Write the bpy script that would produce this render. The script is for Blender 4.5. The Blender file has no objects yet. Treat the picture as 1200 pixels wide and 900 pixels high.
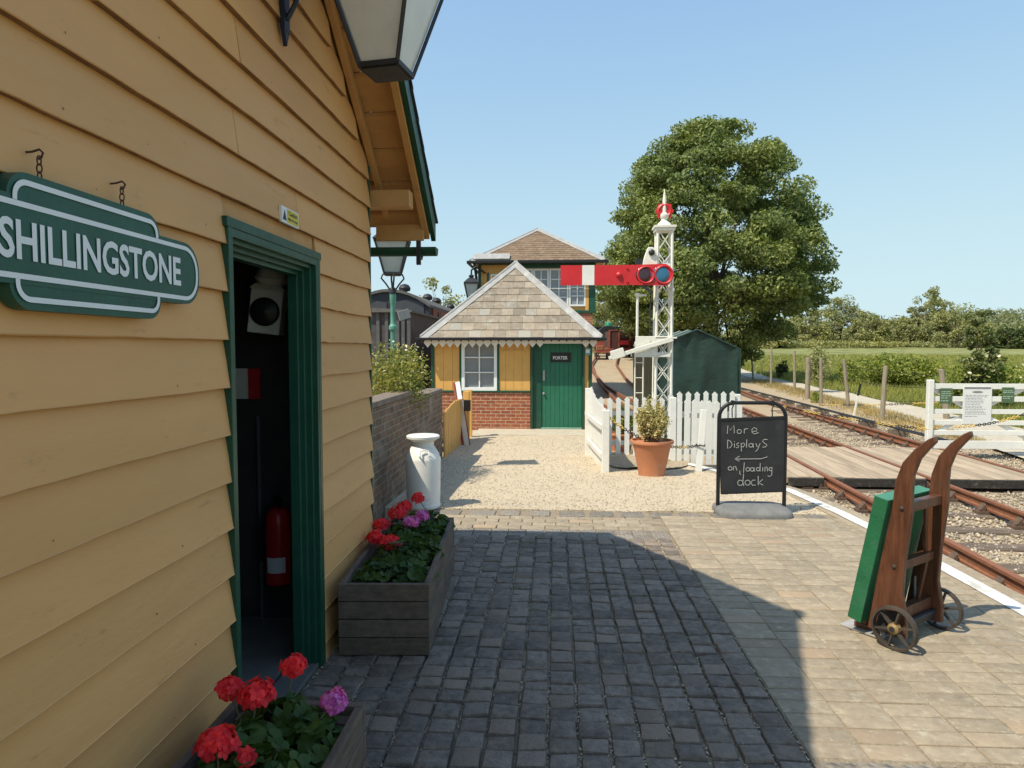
import bpy, math, random
import numpy as np
from mathutils import Vector, Matrix, noise
random.seed(7)
rng = np.random.default_rng(7)
S = bpy.context.scene
COL = S.collection
R = math.radians
EYE = 1.65
YAW, PIT = math.atan(50/800), math.atan(42/800)
FW = Vector((-math.sin(YAW)*math.cos(PIT), math.cos(YAW)*math.cos(PIT), -math.sin(PIT)))
RT = Vector((math.cos(YAW), math.sin(YAW), 0))
UP = RT.cross(FW)

def P(px, py, D):
    """survey point: where the sight line of the photograph's pixel meets the depth y = D"""
    d = FW*800 + RT*(px-600) - UP*(py-450)
    return Vector((0, 0, EYE)) + d*(D/d.y)

def lerp(a, b, t): return a+(b-a)*t
def sstep(a, b, x):
    t = min(1, max(0, (x-a)/(b-a))); return t*t*(3-2*t)
def pl(pts, x):
    if x <= pts[0][0]: return pts[0][1]
    for (a, va), (b, vb) in zip(pts, pts[1:]):
        if x <= b: return lerp(va, vb, (x-a)/(b-a))
    return pts[-1][1]

# ---------------------------------------------------------------- materials
MATS = {}
def node_mat(name):
    m = bpy.data.materials.new(name); m.use_nodes = True
    nt = m.node_tree; b = nt.nodes['Principled BSDF']
    MATS[name] = m
    return m, nt, b
def N(nt, t, **kw):
    n = nt.nodes.new(t)
    for k, v in kw.items():
        if k in n.inputs: n.inputs[k].default_value = v
        else: setattr(n, k, v)
    return n
def ramp(nt, src, lo, hi):
    r = N(nt, 'ShaderNodeMapRange'); r.inputs['From Min'].default_value = lo; r.inputs['From Max'].default_value = hi
    nt.links.new(src, r.inputs['Value']); return r.outputs['Result']
def mixc(nt, fac, a, b, mode='MIX'):
    n = N(nt, 'ShaderNodeMix', data_type='RGBA', blend_type=mode)
    for i, v in ((0, fac), (6, a), (7, b)):
        if hasattr(v, 'is_linked'): nt.links.new(v, n.inputs[i])
        elif i == 0: n.inputs[0].default_value = v
        else: n.inputs[i].default_value = (*v, 1) if len(v) == 3 else v
    return n.outputs[2]
def c3(c, k): return tuple(min(1, x*k) for x in c)

def M(name, col, rough=.6, var=.2, scale=5, bump=.15, bscale=60, metal=0, stretch=(1, 1, 1), dirt=None, dirt_amt=.5, dirt_scale=2.5,
      island=0, col2=None, spec=.4, coat=0):
    m, nt, b = node_mat(name)
    tc = N(nt, 'ShaderNodeTexCoord'); mp = N(nt, 'ShaderNodeMapping'); mp.inputs['Scale'].default_value = stretch
    nt.links.new(tc.outputs['Object'], mp.inputs['Vector'])
    n1 = N(nt, 'ShaderNodeTexNoise', Scale=scale, Detail=6.0, Roughness=.65)
    nt.links.new(mp.outputs[0], n1.inputs['Vector'])
    c = mixc(nt, ramp(nt, n1.outputs['Fac'], .3, .7), c3(col, 1-var), c3(col, 1+var))
    if island:
        g = N(nt, 'ShaderNodeNewGeometry')
        if col2: c = mixc(nt, g.outputs['Random Per Island'], c, col2) if island >= 1 else mixc(nt, ramp(nt, g.outputs['Random Per Island'], 1-island, 1.0), c, col2)
        hs = N(nt, 'ShaderNodeHueSaturation')
        wn = N(nt, 'ShaderNodeMath', operation='MULTIPLY'); nt.links.new(g.outputs['Random Per Island'], wn.inputs[0]); wn.inputs[1].default_value = 37.7
        fr = N(nt, 'ShaderNodeMath', operation='FRACT'); nt.links.new(wn.outputs[0], fr.inputs[0])
        r = N(nt, 'ShaderNodeMapRange'); r.inputs['To Min'].default_value = 1-min(island, .45); r.inputs['To Max'].default_value = 1+min(island, .45)
        nt.links.new(fr.outputs[0], r.inputs['Value']); nt.links.new(r.outputs[0], hs.inputs['Value']); nt.links.new(c, hs.inputs['Color']); c = hs.outputs[0]
    if dirt:
        n2 = N(nt, 'ShaderNodeTexNoise', Scale=dirt_scale, Detail=9.0, Roughness=.75)
        nt.links.new(mp.outputs[0], n2.inputs['Vector'])
        f = ramp(nt, n2.outputs['Fac'], .66-.25*dirt_amt, .80-.12*dirt_amt)
        c = mixc(nt, f, c, dirt)
    nt.links.new(c, b.inputs['Base Color'])
    n3 = N(nt, 'ShaderNodeTexNoise', Scale=bscale, Detail=5.0, Roughness=.6)
    nt.links.new(mp.outputs[0], n3.inputs['Vector'])
    rr = N(nt, 'ShaderNodeMapRange'); rr.inputs['To Min'].default_value = max(.05, rough-.12); rr.inputs['To Max'].default_value = min(1, rough+.12)
    nt.links.new(n3.outputs['Fac'], rr.inputs['Value']); nt.links.new(rr.outputs[0], b.inputs['Roughness'])
    if bump:
        bp = N(nt, 'ShaderNodeBump', Strength=bump, Distance=.01)
        nt.links.new(n3.outputs['Fac'], bp.inputs['Height']); nt.links.new(bp.outputs[0], b.inputs['Normal'])
    b.inputs['Metallic'].default_value = metal
    b.inputs['Specular IOR Level'].default_value = spec
    if coat: b.inputs['Coat Weight'].default_value = coat
    return m

def M_leaf(name, a, b_, trans=.3, rough=.55, z=None):
    m, nt, b = node_mat(name)
    g = N(nt, 'ShaderNodeNewGeometry'); tc = N(nt, 'ShaderNodeTexCoord')
    n1 = N(nt, 'ShaderNodeTexNoise', Scale=z or .5, Detail=3.0); nt.links.new(tc.outputs['Object'], n1.inputs['Vector'])
    c = mixc(nt, g.outputs['Random Per Island'], a, b_)
    c = mixc(nt, ramp(nt, n1.outputs['Fac'], .35, .65), c, mixc(nt, 1.0, c, (1.35, 1.2, .9), 'MULTIPLY'))
    nt.links.new(c, b.inputs['Base Color']); b.inputs['Roughness'].default_value = rough
    b.inputs['Specular IOR Level'].default_value = .25
    t = N(nt, 'ShaderNodeBsdfTranslucent'); nt.links.new(mixc(nt, 1.0, c, (1.3, 1.5, .6), 'MULTIPLY'), t.inputs['Color'])
    ms = N(nt, 'ShaderNodeMixShader'); ms.inputs[0].default_value = trans
    nt.links.new(b.outputs[0], ms.inputs[1]); nt.links.new(t.outputs[0], ms.inputs[2])
    nt.links.new(ms.outputs[0], nt.nodes['Material Output'].inputs['Surface'])
    return m

def M_brick(name, c1, c2, mortar, bw=.225, bh=.075, ms=.012, dirt=None, dirt_amt=.5, bias=0):
    m, nt, b = node_mat(name)
    tc = N(nt, 'ShaderNodeTexCoord'); s = N(nt, 'ShaderNodeSeparateXYZ'); nt.links.new(tc.outputs['Object'], s.inputs[0])
    ad = N(nt, 'ShaderNodeMath', operation='ADD'); nt.links.new(s.outputs[0], ad.inputs[0]); nt.links.new(s.outputs[1], ad.inputs[1])
    cb = N(nt, 'ShaderNodeCombineXYZ'); nt.links.new(ad.outputs[0], cb.inputs[0]); nt.links.new(s.outputs[2], cb.inputs[1])
    nz = N(nt, 'ShaderNodeTexNoise', Scale=9.0); nt.links.new(cb.outputs[0], nz.inputs['Vector'])
    vm = N(nt, 'ShaderNodeVectorMath', operation='MULTIPLY_ADD'); nt.links.new(nz.outputs['Color'], vm.inputs[0]); vm.inputs[1].default_value = (.008,)*3
    nt.links.new(cb.outputs[0], vm.inputs[2])
    bt = N(nt, 'ShaderNodeTexBrick'); nt.links.new(vm.outputs[0], bt.inputs['Vector'])
    bt.inputs['Scale'].default_value = 1; bt.inputs['Mortar Size'].default_value = ms/2; bt.inputs['Brick Width'].default_value = bw; bt.inputs['Row Height'].default_value = bh
    bt.inputs['Mortar Smooth'].default_value = .15; bt.inputs['Bias'].default_value = bias
    bt.inputs['Color1'].default_value = (*c1, 1); bt.inputs['Color2'].default_value = (*c2, 1); bt.inputs['Mortar'].default_value = (*mortar, 1)
    n2 = N(nt, 'ShaderNodeTexNoise', Scale=14.0, Detail=8.0); nt.links.new(tc.outputs['Object'], n2.inputs['Vector'])
    c = mixc(nt, .6, bt.outputs['Color'], mixc(nt, ramp(nt, n2.outputs['Fac'], .3, .7), (.55,)*3, (1.3,)*3), 'MULTIPLY')
    if dirt:
        n3 = N(nt, 'ShaderNodeTexNoise', Scale=2.2, Detail=9.0, Roughness=.7); nt.links.new(tc.outputs['Object'], n3.inputs['Vector'])
        c = mixc(nt, ramp(nt, n3.outputs['Fac'], .62-.25*dirt_amt, .8-.2*dirt_amt), c, dirt)
    nt.links.new(c, b.inputs['Base Color']); b.inputs['Roughness'].default_value = .9; b.inputs['Specular IOR Level'].default_value = .2
    inv = N(nt, 'ShaderNodeMath', operation='SUBTRACT'); inv.inputs[0].default_value = 1; nt.links.new(bt.outputs['Fac'], inv.inputs[1])
    a2 = N(nt, 'ShaderNodeMath', operation='MULTIPLY_ADD'); nt.links.new(n2.outputs['Fac'], a2.inputs[0]); a2.inputs[1].default_value = .5; nt.links.new(inv.outputs[0], a2.inputs[2])
    bp = N(nt, 'ShaderNodeBump', Strength=.7, Distance=.008); nt.links.new(a2.outputs[0], bp.inputs['Height']); nt.links.new(bp.outputs[0], b.inputs['Normal'])
    return m

def M_glass(name, tint=(.02, .025, .03), rough=.05):
    m, nt, b = node_mat(name)
    b.inputs['Base Color'].default_value = (*tint, 1); b.inputs['Roughness'].default_value = rough; b.inputs['Specular IOR Level'].default_value = .6
    tc = N(nt, 'ShaderNodeTexCoord'); n = N(nt, 'ShaderNodeTexNoise', Scale=3.0); nt.links.new(tc.outputs['Object'], n.inputs['Vector'])
    bp = N(nt, 'ShaderNodeBump', Strength=.06, Distance=.02); nt.links.new(n.outputs['Fac'], bp.inputs['Height']); nt.links.new(bp.outputs[0], b.inputs['Normal'])
    return m

# ---------------------------------------------------------------- mesh builder
class MB:
    def __init__(s): s.v = []; s.f = []; s.mi = []
    def add(s, vs, fs, mi=0):
        o = len(s.v); s.v += [tuple(x) for x in vs]; s.f += [tuple(i+o for i in q) for q in fs]; s.mi += [mi]*len(fs); return s
    def box(s, x0, x1, y0, y1, z0, z1, mi=0):
        if x1 < x0: x0, x1 = x1, x0
        if y1 < y0: y0, y1 = y1, y0
        if z1 < z0: z0, z1 = z1, z0
        return s.add([(x0,y0,z0),(x1,y0,z0),(x1,y1,z0),(x0,y1,z0),(x0,y0,z1),(x1,y0,z1),(x1,y1,z1),(x0,y1,z1)],
                     [(0,3,2,1),(4,5,6,7),(0,1,5,4),(1,2,6,5),(2,3,7,6),(3,0,4,7)], mi)
    def beam(s, p, q, w, h, up=(0, 0, 1), w2=None, h2=None, mi=0):
        p, q, up = Vector(p), Vector(q), Vector(up); d = (q-p).normalized()
        a = d.cross(up)
        if a.length < 1e-4: a = d.cross(Vector((1, 0, 0)))
        a.normalize(); b = a.cross(d).normalized(); w2 = w2 or w; h2 = h2 or h
        vs = [p-a*w/2-b*h/2, p+a*w/2-b*h/2, p+a*w/2+b*h/2, p-a*w/2+b*h/2, q-a*w2/2-b*h2/2, q+a*w2/2-b*h2/2, q+a*w2/2+b*h2/2, q-a*w2/2+b*h2/2]
        return s.add(vs, [(0,3,2,1),(4,5,6,7),(0,1,5,4),(1,2,6,5),(2,3,7,6),(3,0,4,7)], mi)
    def tube(s, pts, r, n=8, mi=0, closed=False):
        pts = [Vector(p) for p in pts]; m = len(pts); rs = r if isinstance(r, (list, tuple)) else [r]*m
        vs = []; prev = None
        for i, p in enumerate(pts):
            if closed: d = (pts[(i+1) % m]-pts[i-1])
            else: d = pts[min(i+1, m-1)]-pts[max(i-1, 0)]
            d.normalize()
            if prev is None:
                a = d.cross(Vector((0, 0, 1)))
                if a.length < 1e-3: a = d.cross(Vector((1, 0, 0)))
            else: a = prev-d*prev.dot(d)
            a.normalize(); b = d.cross(a); prev = a
            vs += [p+(a*math.cos(2*math.pi*k/n)+b*math.sin(2*math.pi*k/n))*rs[i] for k in range(n)]
        fs = []
        for i in range(m if closed else m-1):
            j = (i+1) % m
            fs += [(i*n+k, i*n+(k+1) % n, j*n+(k+1) % n, j*n+k) for k in range(n)]
        if not closed: fs += [tuple(range(n))[::-1], tuple(range((m-1)*n, m*n))]
        return s.add(vs, fs, mi)
    def lathe(s, c, prof, n=24, mi=0, axis=None):
        c = Vector(c); q = Vector((0, 0, 1)).rotation_difference(Vector(axis)) if axis else None
        vs = []
        for r, z in prof:
            for k in range(n):
                p = Vector((r*math.cos(2*math.pi*k/n), r*math.sin(2*math.pi*k/n), z))
                vs.append(c+(q @ p if q else p))
        m = len(prof); fs = [(i*n+k, i*n+(k+1) % n, (i+1)*n+(k+1) % n, (i+1)*n+k) for i in range(m-1) for k in range(n)]
        fs += [tuple(range(n))[::-1], tuple(range((m-1)*n, m*n))]
        return s.add(vs, fs, mi)
    def prism(s, poly, off, mi=0):
        n = len(poly); off = Vector(off); vs = [Vector(p) for p in poly]+[Vector(p)+off for p in poly]
        return s.add(vs, [tuple(range(n))[::-1], tuple(range(n, 2*n))]+[(i, (i+1) % n, n+(i+1) % n, n+i) for i in range(n)], mi)
    def quad(s, a, b, c, d, mi=0): return s.add([a, b, c, d], [(0, 1, 2, 3)], mi)
    def build(s, name, mat, parent=None, smooth=False, bevel=0, local=False, fix=True):
        me = bpy.data.meshes.new(name)
        v = np.array([tuple(x) for x in s.v], dtype=float)
        if parent is not None and not local:
            inv = np.array(INV[parent.name]); v = v @ inv[:3, :3].T+inv[:3, 3]
        me.from_pydata(v.tolist(), [], s.f); me.update()
        for mm in (mat if isinstance(mat, (list, tuple)) else [mat]): me.materials.append(mm)
        if any(s.mi): me.polygons.foreach_set('material_index', s.mi)
        if fix:
            import bmesh
            bm = bmesh.new(); bm.from_mesh(me); bmesh.ops.recalc_face_normals(bm, faces=bm.faces); bm.to_mesh(me); bm.free()
        if smooth:
            me.polygons.foreach_set('use_smooth', [True]*len(me.polygons))
            try: me.set_sharp_from_angle(angle=R(40))
            except Exception: pass
        o = bpy.data.objects.new(name, me); COL.objects.link(o)
        if parent is not None:
            o.parent = parent; INV[o.name] = INV[parent.name]
        else: INV[o.name] = Matrix.Identity(4)
        if bevel:
            b = o.modifiers.new('edge', 'BEVEL'); b.width = bevel; b.segments = 2; b.limit_method = 'ANGLE'
        return o
INV = {}
def tag(o, label, cat=None, group=None, kind=None):
    if label: o['label'] = label
    if cat: o['category'] = cat
    if group: o['group'] = group
    if kind: o['kind'] = kind
    return o
def thing(name, label, cat, loc=(0, 0, 0), rz=0, group=None):
    o = bpy.data.objects.new(name, None); COL.objects.link(o); o.empty_display_size = .2
    o.location = loc; o.rotation_euler = (0, 0, rz)
    INV[o.name] = (Matrix.Translation(loc) @ Matrix.Rotation(rz, 4, 'Z')).inverted()
    return tag(o, label, cat, group)
def struct(mb, name, mat, **kw):
    o = mb.build(name, mat, **kw); o['kind'] = 'structure'; return o
def dup(o, loc, rz, label=None):
    r = o.copy(); COL.objects.link(r); r.location = loc; r.rotation_euler = (0, 0, rz)
    if label: r['label'] = label
    for ch in o.children:
        c = ch.copy(); COL.objects.link(c); c.parent = r
        for g in ch.children:
            d = g.copy(); COL.objects.link(d); d.parent = c
    return r

def np_mesh(name, V, F, mat, parent=None, smooth=False):
    """V (n,3) world points, F (m,k) faces"""
    me = bpy.data.meshes.new(name)
    if parent is not None:
        inv = np.array(INV[parent.name]); V = V @ inv[:3, :3].T+inv[:3, 3]
    m, k = F.shape
    me.vertices.add(len(V)); me.vertices.foreach_set('co', np.ascontiguousarray(V, dtype=np.float32).ravel())
    me.loops.add(m*k); me.loops.foreach_set('vertex_index', F.astype(np.int32).ravel())
    me.polygons.add(m); me.polygons.foreach_set('loop_start', np.arange(0, m*k, k, dtype=np.int32))
    if smooth: me.polygons.foreach_set('use_smooth', np.ones(m, dtype=bool))
    me.update(calc_edges=True); me.validate()
    for mm in (mat if isinstance(mat, (list, tuple)) else [mat]): me.materials.append(mm)
    o = bpy.data.objects.new(name, me); COL.objects.link(o)
    if parent is not None: o.parent = parent
    INV[o.name] = INV[parent.name] if parent is not None else Matrix.Identity(4)
    return o

def unit(a): return a/np.maximum(1e-9, np.linalg.norm(a, axis=1, keepdims=True))
def leaf_quads(C, size, up=.35, aspect=.55, out=None):
    """kite shaped leaves at centres C (n,3), bent along the midrib"""
    n = len(C)
    nrm = unit(rng.normal(size=(n, 3))+np.array([0, 0, up]) + (0 if out is None else out))
    t = unit(np.cross(nrm, rng.normal(size=(n, 3)))); b = np.cross(nrm, t)
    s = (size*rng.uniform(.6, 1.25, n))[:, None] if np.isscalar(size) else size[:, None]
    V = np.empty((n, 4, 3))
    V[:, 0] = C-t*s*.5; V[:, 1] = C+b*s*aspect*.5+nrm*s*.10; V[:, 2] = C+t*s*.55; V[:, 3] = C-b*s*aspect*.5+nrm*s*.10
    return V.reshape(-1, 3), np.arange(4*n).reshape(n, 4)
def ball(n, shell=.35):
    d = unit(rng.normal(size=(n, 3))); r = rng.uniform(shell**3, 1, n)**(1/3)
    return d*r[:, None], d

def text_mb(body, w, h, bold=0.0, depth=0.0):
    """lettering as (verts, faces) in a w x h box from the origin"""
    cu = bpy.data.curves.new('lettering', 'FONT'); cu.body = body; cu.size = 1; cu.offset = bold; cu.extrude = depth; cu.fill_mode = 'FRONT' if not depth else 'BOTH'
    cu.resolution_u = 3
    o = bpy.data.objects.new('lettering', cu); COL.objects.link(o)
    dg = bpy.context.evaluated_depsgraph_get()
    me = bpy.data.meshes.new_from_object(o.evaluated_get(dg))
    V = np.array([v.co[:] for v in me.vertices]); F = [tuple(p.vertices) for p in me.polygons]
    bpy.data.objects.remove(o); bpy.data.curves.remove(cu); bpy.data.meshes.remove(me)
    mn = V.min(0); mx = V.max(0); k = np.array([w/(mx[0]-mn[0]), h/(mx[1]-mn[1])])
    return (V[:, :2]-mn[:2])*k, F
def put_text(mb, body, o, ux, uy, w, h, bold=0.0):
    v, f = text_mb(body, w, h, bold); o, ux, uy = Vector(o), Vector(ux), Vector(uy)
    return mb.add([o+ux*float(a)+uy*float(b) for a, b in v], f)
def strip(mb, pts, w, o, ux, uy, closed=False):
    """flat ribbon following 2-D pts laid in the plane o,ux,uy"""
    o, ux, uy = Vector(o), Vector(ux), Vector(uy); n = len(pts); L = []; Rr = []
    for i in range(n):
        a = Vector(pts[i-1] if (i or closed) else pts[0]); c = Vector(pts[(i+1) % n] if (i < n-1 or closed) else pts[-1]); b = Vector(pts[i])
        d = (c-a); d = d.normalized() if d.length else Vector((1, 0)); q = Vector((-d.y, d.x))*w/2
        L.append(o+ux*(b+q).x+uy*(b+q).y); Rr.append(o+ux*(b-q).x+uy*(b-q).y)
    m = n if closed else n-1
    for i in range(m):
        j = (i+1) % n; mb.quad(L[i], Rr[i], Rr[j], L[j])
def arc(cx, cy, r, a0, a1, n=8): return [(cx+r*math.cos(R(lerp(a0, a1, i/n))), cy+r*math.sin(R(lerp(a0, a1, i/n)))) for i in range(n+1)]
# ================================================================ materials
m_board = M('buff_paint', (.64, .345, .128), rough=.5, var=.11, scale=1.2, bump=.3, bscale=22, stretch=(1, .25, 1), dirt=(.30, .17, .075), dirt_amt=.22, dirt_scale=14, spec=.35, island=.05)
m_board_trim = M('buff_trim', (.52, .285, .105), rough=.55, var=.12, bump=.2, dirt=(.2, .12, .06), dirt_amt=.35)
m_yellow = M('yellow_board', (.62, .35, .10), rough=.6, var=.08, bump=.15, scale=3, dirt=(.35, .2, .08), dirt_amt=.3)
m_green = M('green_paint', (.011, .068, .040), rough=.4, var=.2, bump=.15, bscale=30, dirt=(.03, .07, .05), dirt_amt=.5)
m_green_door = M('door_green', (.018, .135, .078), rough=.45, var=.12, bump=.15, bscale=30, dirt=(.02, .09, .06), dirt_amt=.4)
m_signgreen = M('sign_green', (.016, .085, .058), rough=.45, var=.14, bump=.12)
m_white = M('white_paint', (.72, .71, .67), rough=.5, var=.06, bump=.2, bscale=35, dirt=(.42, .38, .30), dirt_amt=.35)
m_white_clean = M('sign_white', (.72, .74, .74), rough=.5, var=.04, bump=.05)
m_cream_steel = M('signal_white', (.74, .71, .63), rough=.45, var=.07, bump=.15, dirt=(.30, .20, .12), dirt_amt=.4, dirt_scale=6)
m_red = M('signal_red', (.56, .022, .028), rough=.4, var=.14, bump=.1, dirt=(.35, .05, .05), dirt_amt=.4)
m_dark = M('dark_iron', (.022, .023, .026), rough=.5, var=.3, bump=.2, dirt=(.07, .05, .04), dirt_amt=.4)
m_black = M('black_paint', (.012, .012, .014), rough=.4, var=.2, bump=.1)
m_lead = M('lead_sheet', (.33, .32, .31), rough=.6, var=.15, bump=.2, dirt=(.5, .48, .45), dirt_amt=.5)
m_slate = M('brown_slate', (.265, .215, .165), rough=.85, var=.18, scale=9, bump=.4, bscale=40, island=.24, col2=(.33, .305, .26), dirt=(.40, .385, .32), dirt_amt=.5, dirt_scale=4)
m_tile = M('clay_tile', (.205, .14, .092), rough=.9, var=.2, scale=9, bump=.4, island=.15, col2=(.20, .13, .085))
m_slate_dark = M('dark_slate', (.035, .042, .045), rough=.6, var=.3, bump=.3, island=.2)
m_brick_old = M_brick('old_brick', (.215, .135, .088), (.13, .10, .075), (.27, .235, .18), dirt=(.30, .27, .23), dirt_amt=.35)
m_brick_red = M_brick('red_brick', (.36, .115, .055), (.27, .085, .048), (.50, .40, .29), dirt=(.15, .09, .06), dirt_amt=.3)
m_sett = M('blue_sett', (.195, .158, .128), rough=.85, var=.35, scale=22, bump=.9, bscale=55, island=.26, col2=(.24, .185, .14), dirt=(.31, .25, .175), dirt_amt=.5, dirt_scale=9, spec=.25)
m_paver = M('brown_paver', (.315, .255, .18), rough=.85, var=.2, scale=18, bump=.5, bscale=120, island=.13, col2=(.37, .27, .18), dirt=(.50, .44, .33), dirt_amt=.5, dirt_scale=13)
m_joint = M('joint_grit', (.27, .215, .15), rough=1, var=.4, scale=60, bump=.6, bscale=150)
m_gravel = M('sandy_gravel', (.53, .435, .31), rough=1, var=.3, scale=55, bump=.9, bscale=130, dirt=(.36, .31, .24), dirt_amt=.45, dirt_scale=1.3)
m_pebble = M('pebble', (.52, .43, .32), rough=.95, var=.2, island=.2, col2=(.43, .365, .28))
m_ballast = M('ballast_bed', (.38, .295, .195), rough=1, var=.35, scale=28, bump=1, bscale=60, dirt=(.29, .19, .115), dirt_amt=.6, dirt_scale=.9)
m_stone = M('ballast_stone', (.40, .33, .245), rough=.95, var=.15, island=.4, col2=(.27, .235, .20))
m_path = M('path_dust', (.47, .41, .32), rough=1, var=.15, scale=6, bump=.4, bscale=50, dirt=(.33, .28, .2), dirt_amt=.4, dirt_scale=1)
m_line = M('line_paint', (.70, .69, .66), rough=.8, var=.08, bump=.4, bscale=60, dirt=(.36, .32, .26), dirt_amt=.85, dirt_scale=7)
m_rust = M('rail_rust', (.235, .095, .05), rough=.75, var=.25, scale=20, bump=.4, bscale=90, dirt=(.12, .055, .035), dirt_amt=.5)
m_chair = M('chair_iron', (.115, .075, .055), rough=.85, var=.3, scale=20, bump=.4)
m_sleeper = M('sleeper_wood', (.155, .115, .085), rough=.95, var=.35, scale=7, bump=.6, bscale=40, stretch=(.2, 1, 1), dirt=(.30, .26, .21), dirt_amt=.45)
m_plank = M('weathered_plank', (.37, .285, .20), rough=.9, var=.25, scale=8, bump=.5, bscale=40, stretch=(1, .12, 1), island=.15, dirt=(.22, .17, .12), dirt_amt=.4)
m_planter = M('planter_wood', (.125, .092, .066), rough=.85, var=.35, scale=14, bump=.5, bscale=60, stretch=(1, .35, 2.5), island=.15, dirt=(.06, .05, .042), dirt_amt=.55, dirt_scale=4)
m_soil = M('soil', (.03, .022, .016), rough=1, var=.5, scale=40, bump=1, bscale=90)
m_terra = M('terracotta', (.47, .19, .095), rough=.8, var=.12, scale=4, bump=.15, dirt=(.52, .30, .20), dirt_amt=.45, dirt_scale=3)
m_churn = M('churn_paint', (.74, .72, .67), rough=.45, var=.08, bump=.15, dirt=(.38, .36, .33), dirt_amt=.4, dirt_scale=4)
m_barrow = M('varnished_wood', (.105, .041, .021), rough=.38, var=.45, scale=9, bump=.3, stretch=(4, 4, .5), dirt=(.055, .022, .014), dirt_amt=.55, dirt_scale=3, coat=.1)
m_boardgreen = M('bright_green', (.018, .125, .052), rough=.55, var=.2, bump=.3, dirt=(.05, .14, .09), dirt_amt=.5, dirt_scale=8)
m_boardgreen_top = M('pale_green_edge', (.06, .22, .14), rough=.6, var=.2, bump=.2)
m_chalkboard = M('chalkboard', (.021, .022, .024), rough=.7, var=.35, scale=4, bump=.05, dirt=(.05, .05, .05), dirt_amt=.45)
m_chalk = M('chalk', (.40, .40, .39), rough=1, var=.2, scale=60, bump=0)
m_rubber = M('grey_rubber', (.17, .168, .165), rough=.85, var=.2, scale=12, bump=.4, bscale=120, dirt=(.22, .21, .2), dirt_amt=.5)
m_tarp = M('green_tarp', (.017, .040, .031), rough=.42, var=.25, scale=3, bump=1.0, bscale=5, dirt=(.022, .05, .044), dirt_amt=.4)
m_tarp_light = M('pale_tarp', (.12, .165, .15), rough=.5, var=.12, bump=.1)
m_coach = M('dark_coach', (.03, .033, .045), rough=.55, var=.2, bump=.1, dirt=(.05, .05, .06), dirt_amt=.4)
m_coach_panel = M('grey_panel', (.055, .058, .07), rough=.5, var=.12, bump=.1)
m_coach_roof = M('coach_roof', (.11, .105, .10), rough=.9, var=.2, bump=.2)
m_rustpanel = M('rust_panel', (.24, .095, .06), rough=.8, var=.3, scale=8, bump=.2, dirt=(.12, .06, .045), dirt_amt=.5)
m_wagon = M('wagon_red', (.27, .06, .04), rough=.75, var=.25, scale=5, bump=.2, dirt=(.14, .06, .04), dirt_amt=.5)
m_glass = M_glass('window_glass'); m_frost = M_glass('pane_grey', (.22, .24, .26), .12)
m_lampglass = M('lamp_glass', (.42, .47, .46), rough=.15, var=.1, bump=.05, spec=.6)
m_lampglass2 = M('lamp_glass_dusty', (.62, .60, .55), rough=.2, var=.08, bump=.05, spec=.5)
m_verdigris = M('lamp_green', (.10, .27, .215), rough=.5, var=.2, bump=.15, dirt=(.18, .33, .28), dirt_amt=.5)
m_blue = M('lens_blue', (.02, .13, .23), rough=.12, var=.15, bump=0, spec=.7)
m_plum = M('lens_dark', (.045, .012, .02), rough=.12, var=.2, bump=0, spec=.7)
m_navy = M('bracket_navy', (.012, .016, .035), rough=.45, var=.2, bump=.1)
m_extred = M('extinguisher_red', (.42, .015, .012), rough=.3, var=.08, bump=0)
m_cautionyel = M('caution_yellow', (.62, .50, .05), rough=.5, var=.08, bump=0)
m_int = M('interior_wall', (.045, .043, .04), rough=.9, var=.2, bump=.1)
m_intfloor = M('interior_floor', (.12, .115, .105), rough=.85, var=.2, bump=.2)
m_post = M('weathered_post', (.28, .23, .17), rough=.95, var=.25, scale=8, bump=.5, stretch=(3, 3, .4))
m_bark = M('bark', (.11, .085, .06), rough=1, var=.35, scale=6, bump=.8, bscale=14, stretch=(2, 2, .4))
m_stem = M('stem_green', (.10, .12, .045), rough=.7, var=.2, bump=0)
m_grass_ground = M('field_ground', (.20, .21, .082), rough=1, var=.42, scale=.45, bump=.6, bscale=8, dirt=(.28, .255, .12), dirt_amt=.55, dirt_scale=.12, spec=.1)
m_grass = M_leaf('grass_blade', (.14, .185, .045), (.30, .285, .105), .25, .7, z=.15)
m_leaf_big = M_leaf('tree_leaf', (.098, .145, .048), (.225, .262, .108), .22, .6, z=.35)
m_leaf_hedge = M_leaf('hedge_leaf', (.20, .215, .10), (.295, .30, .15), .22, .7, z=.12)
m_leaf_pale = M_leaf('pale_leaf', (.20, .215, .10), (.29, .29, .15), .25, .7, z=.2)
m_leaf_bramble = M_leaf('bramble_leaf', (.12, .18, .035), (.28, .29, .085), .3, .6, z=.6)
m_leaf_dark = M_leaf('dark_leaf', (.035, .06, .02), (.085, .105, .04), .2, .5, z=1.0)
m_leaf_varieg = M_leaf('variegated_leaf', (.09, .125, .025), (.33, .31, .11), .3, .5, z=3)
m_leaf_dry = M_leaf('grey_leaf', (.29, .27, .12), (.56, .49, .29), .25, .7, z=6)
m_leaf_ger = M_leaf('geranium_leaf', (.03, .07, .016), (.075, .13, .035), .3, .5, z=12)
m_wood_far = M_leaf('far_leaf', (.13, .155, .09), (.19, .205, .125), .2, .8, z=.03)
m_petal_red = M_leaf('petal_red', (.60, .018, .035), (.82, .055, .07), .3, .6, z=20)
m_petal_pink = M_leaf('petal_pink', (.50, .07, .40), (.72, .25, .66), .3, .6, z=20)
m_petal_white = M_leaf('petal_white', (.6, .58, .5), (.75, .72, .65), .3, .6, z=20)
m_chain_y = M('chain_yellow', (.55, .38, .10), rough=.5, var=.15, bump=0)
m_paper = M('notice_paper', (.70, .70, .69), rough=.6, var=.04, bump=0)
m_ink = M('print_grey', (.22, .22, .23), rough=.8, var=.1, bump=0)
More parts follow.
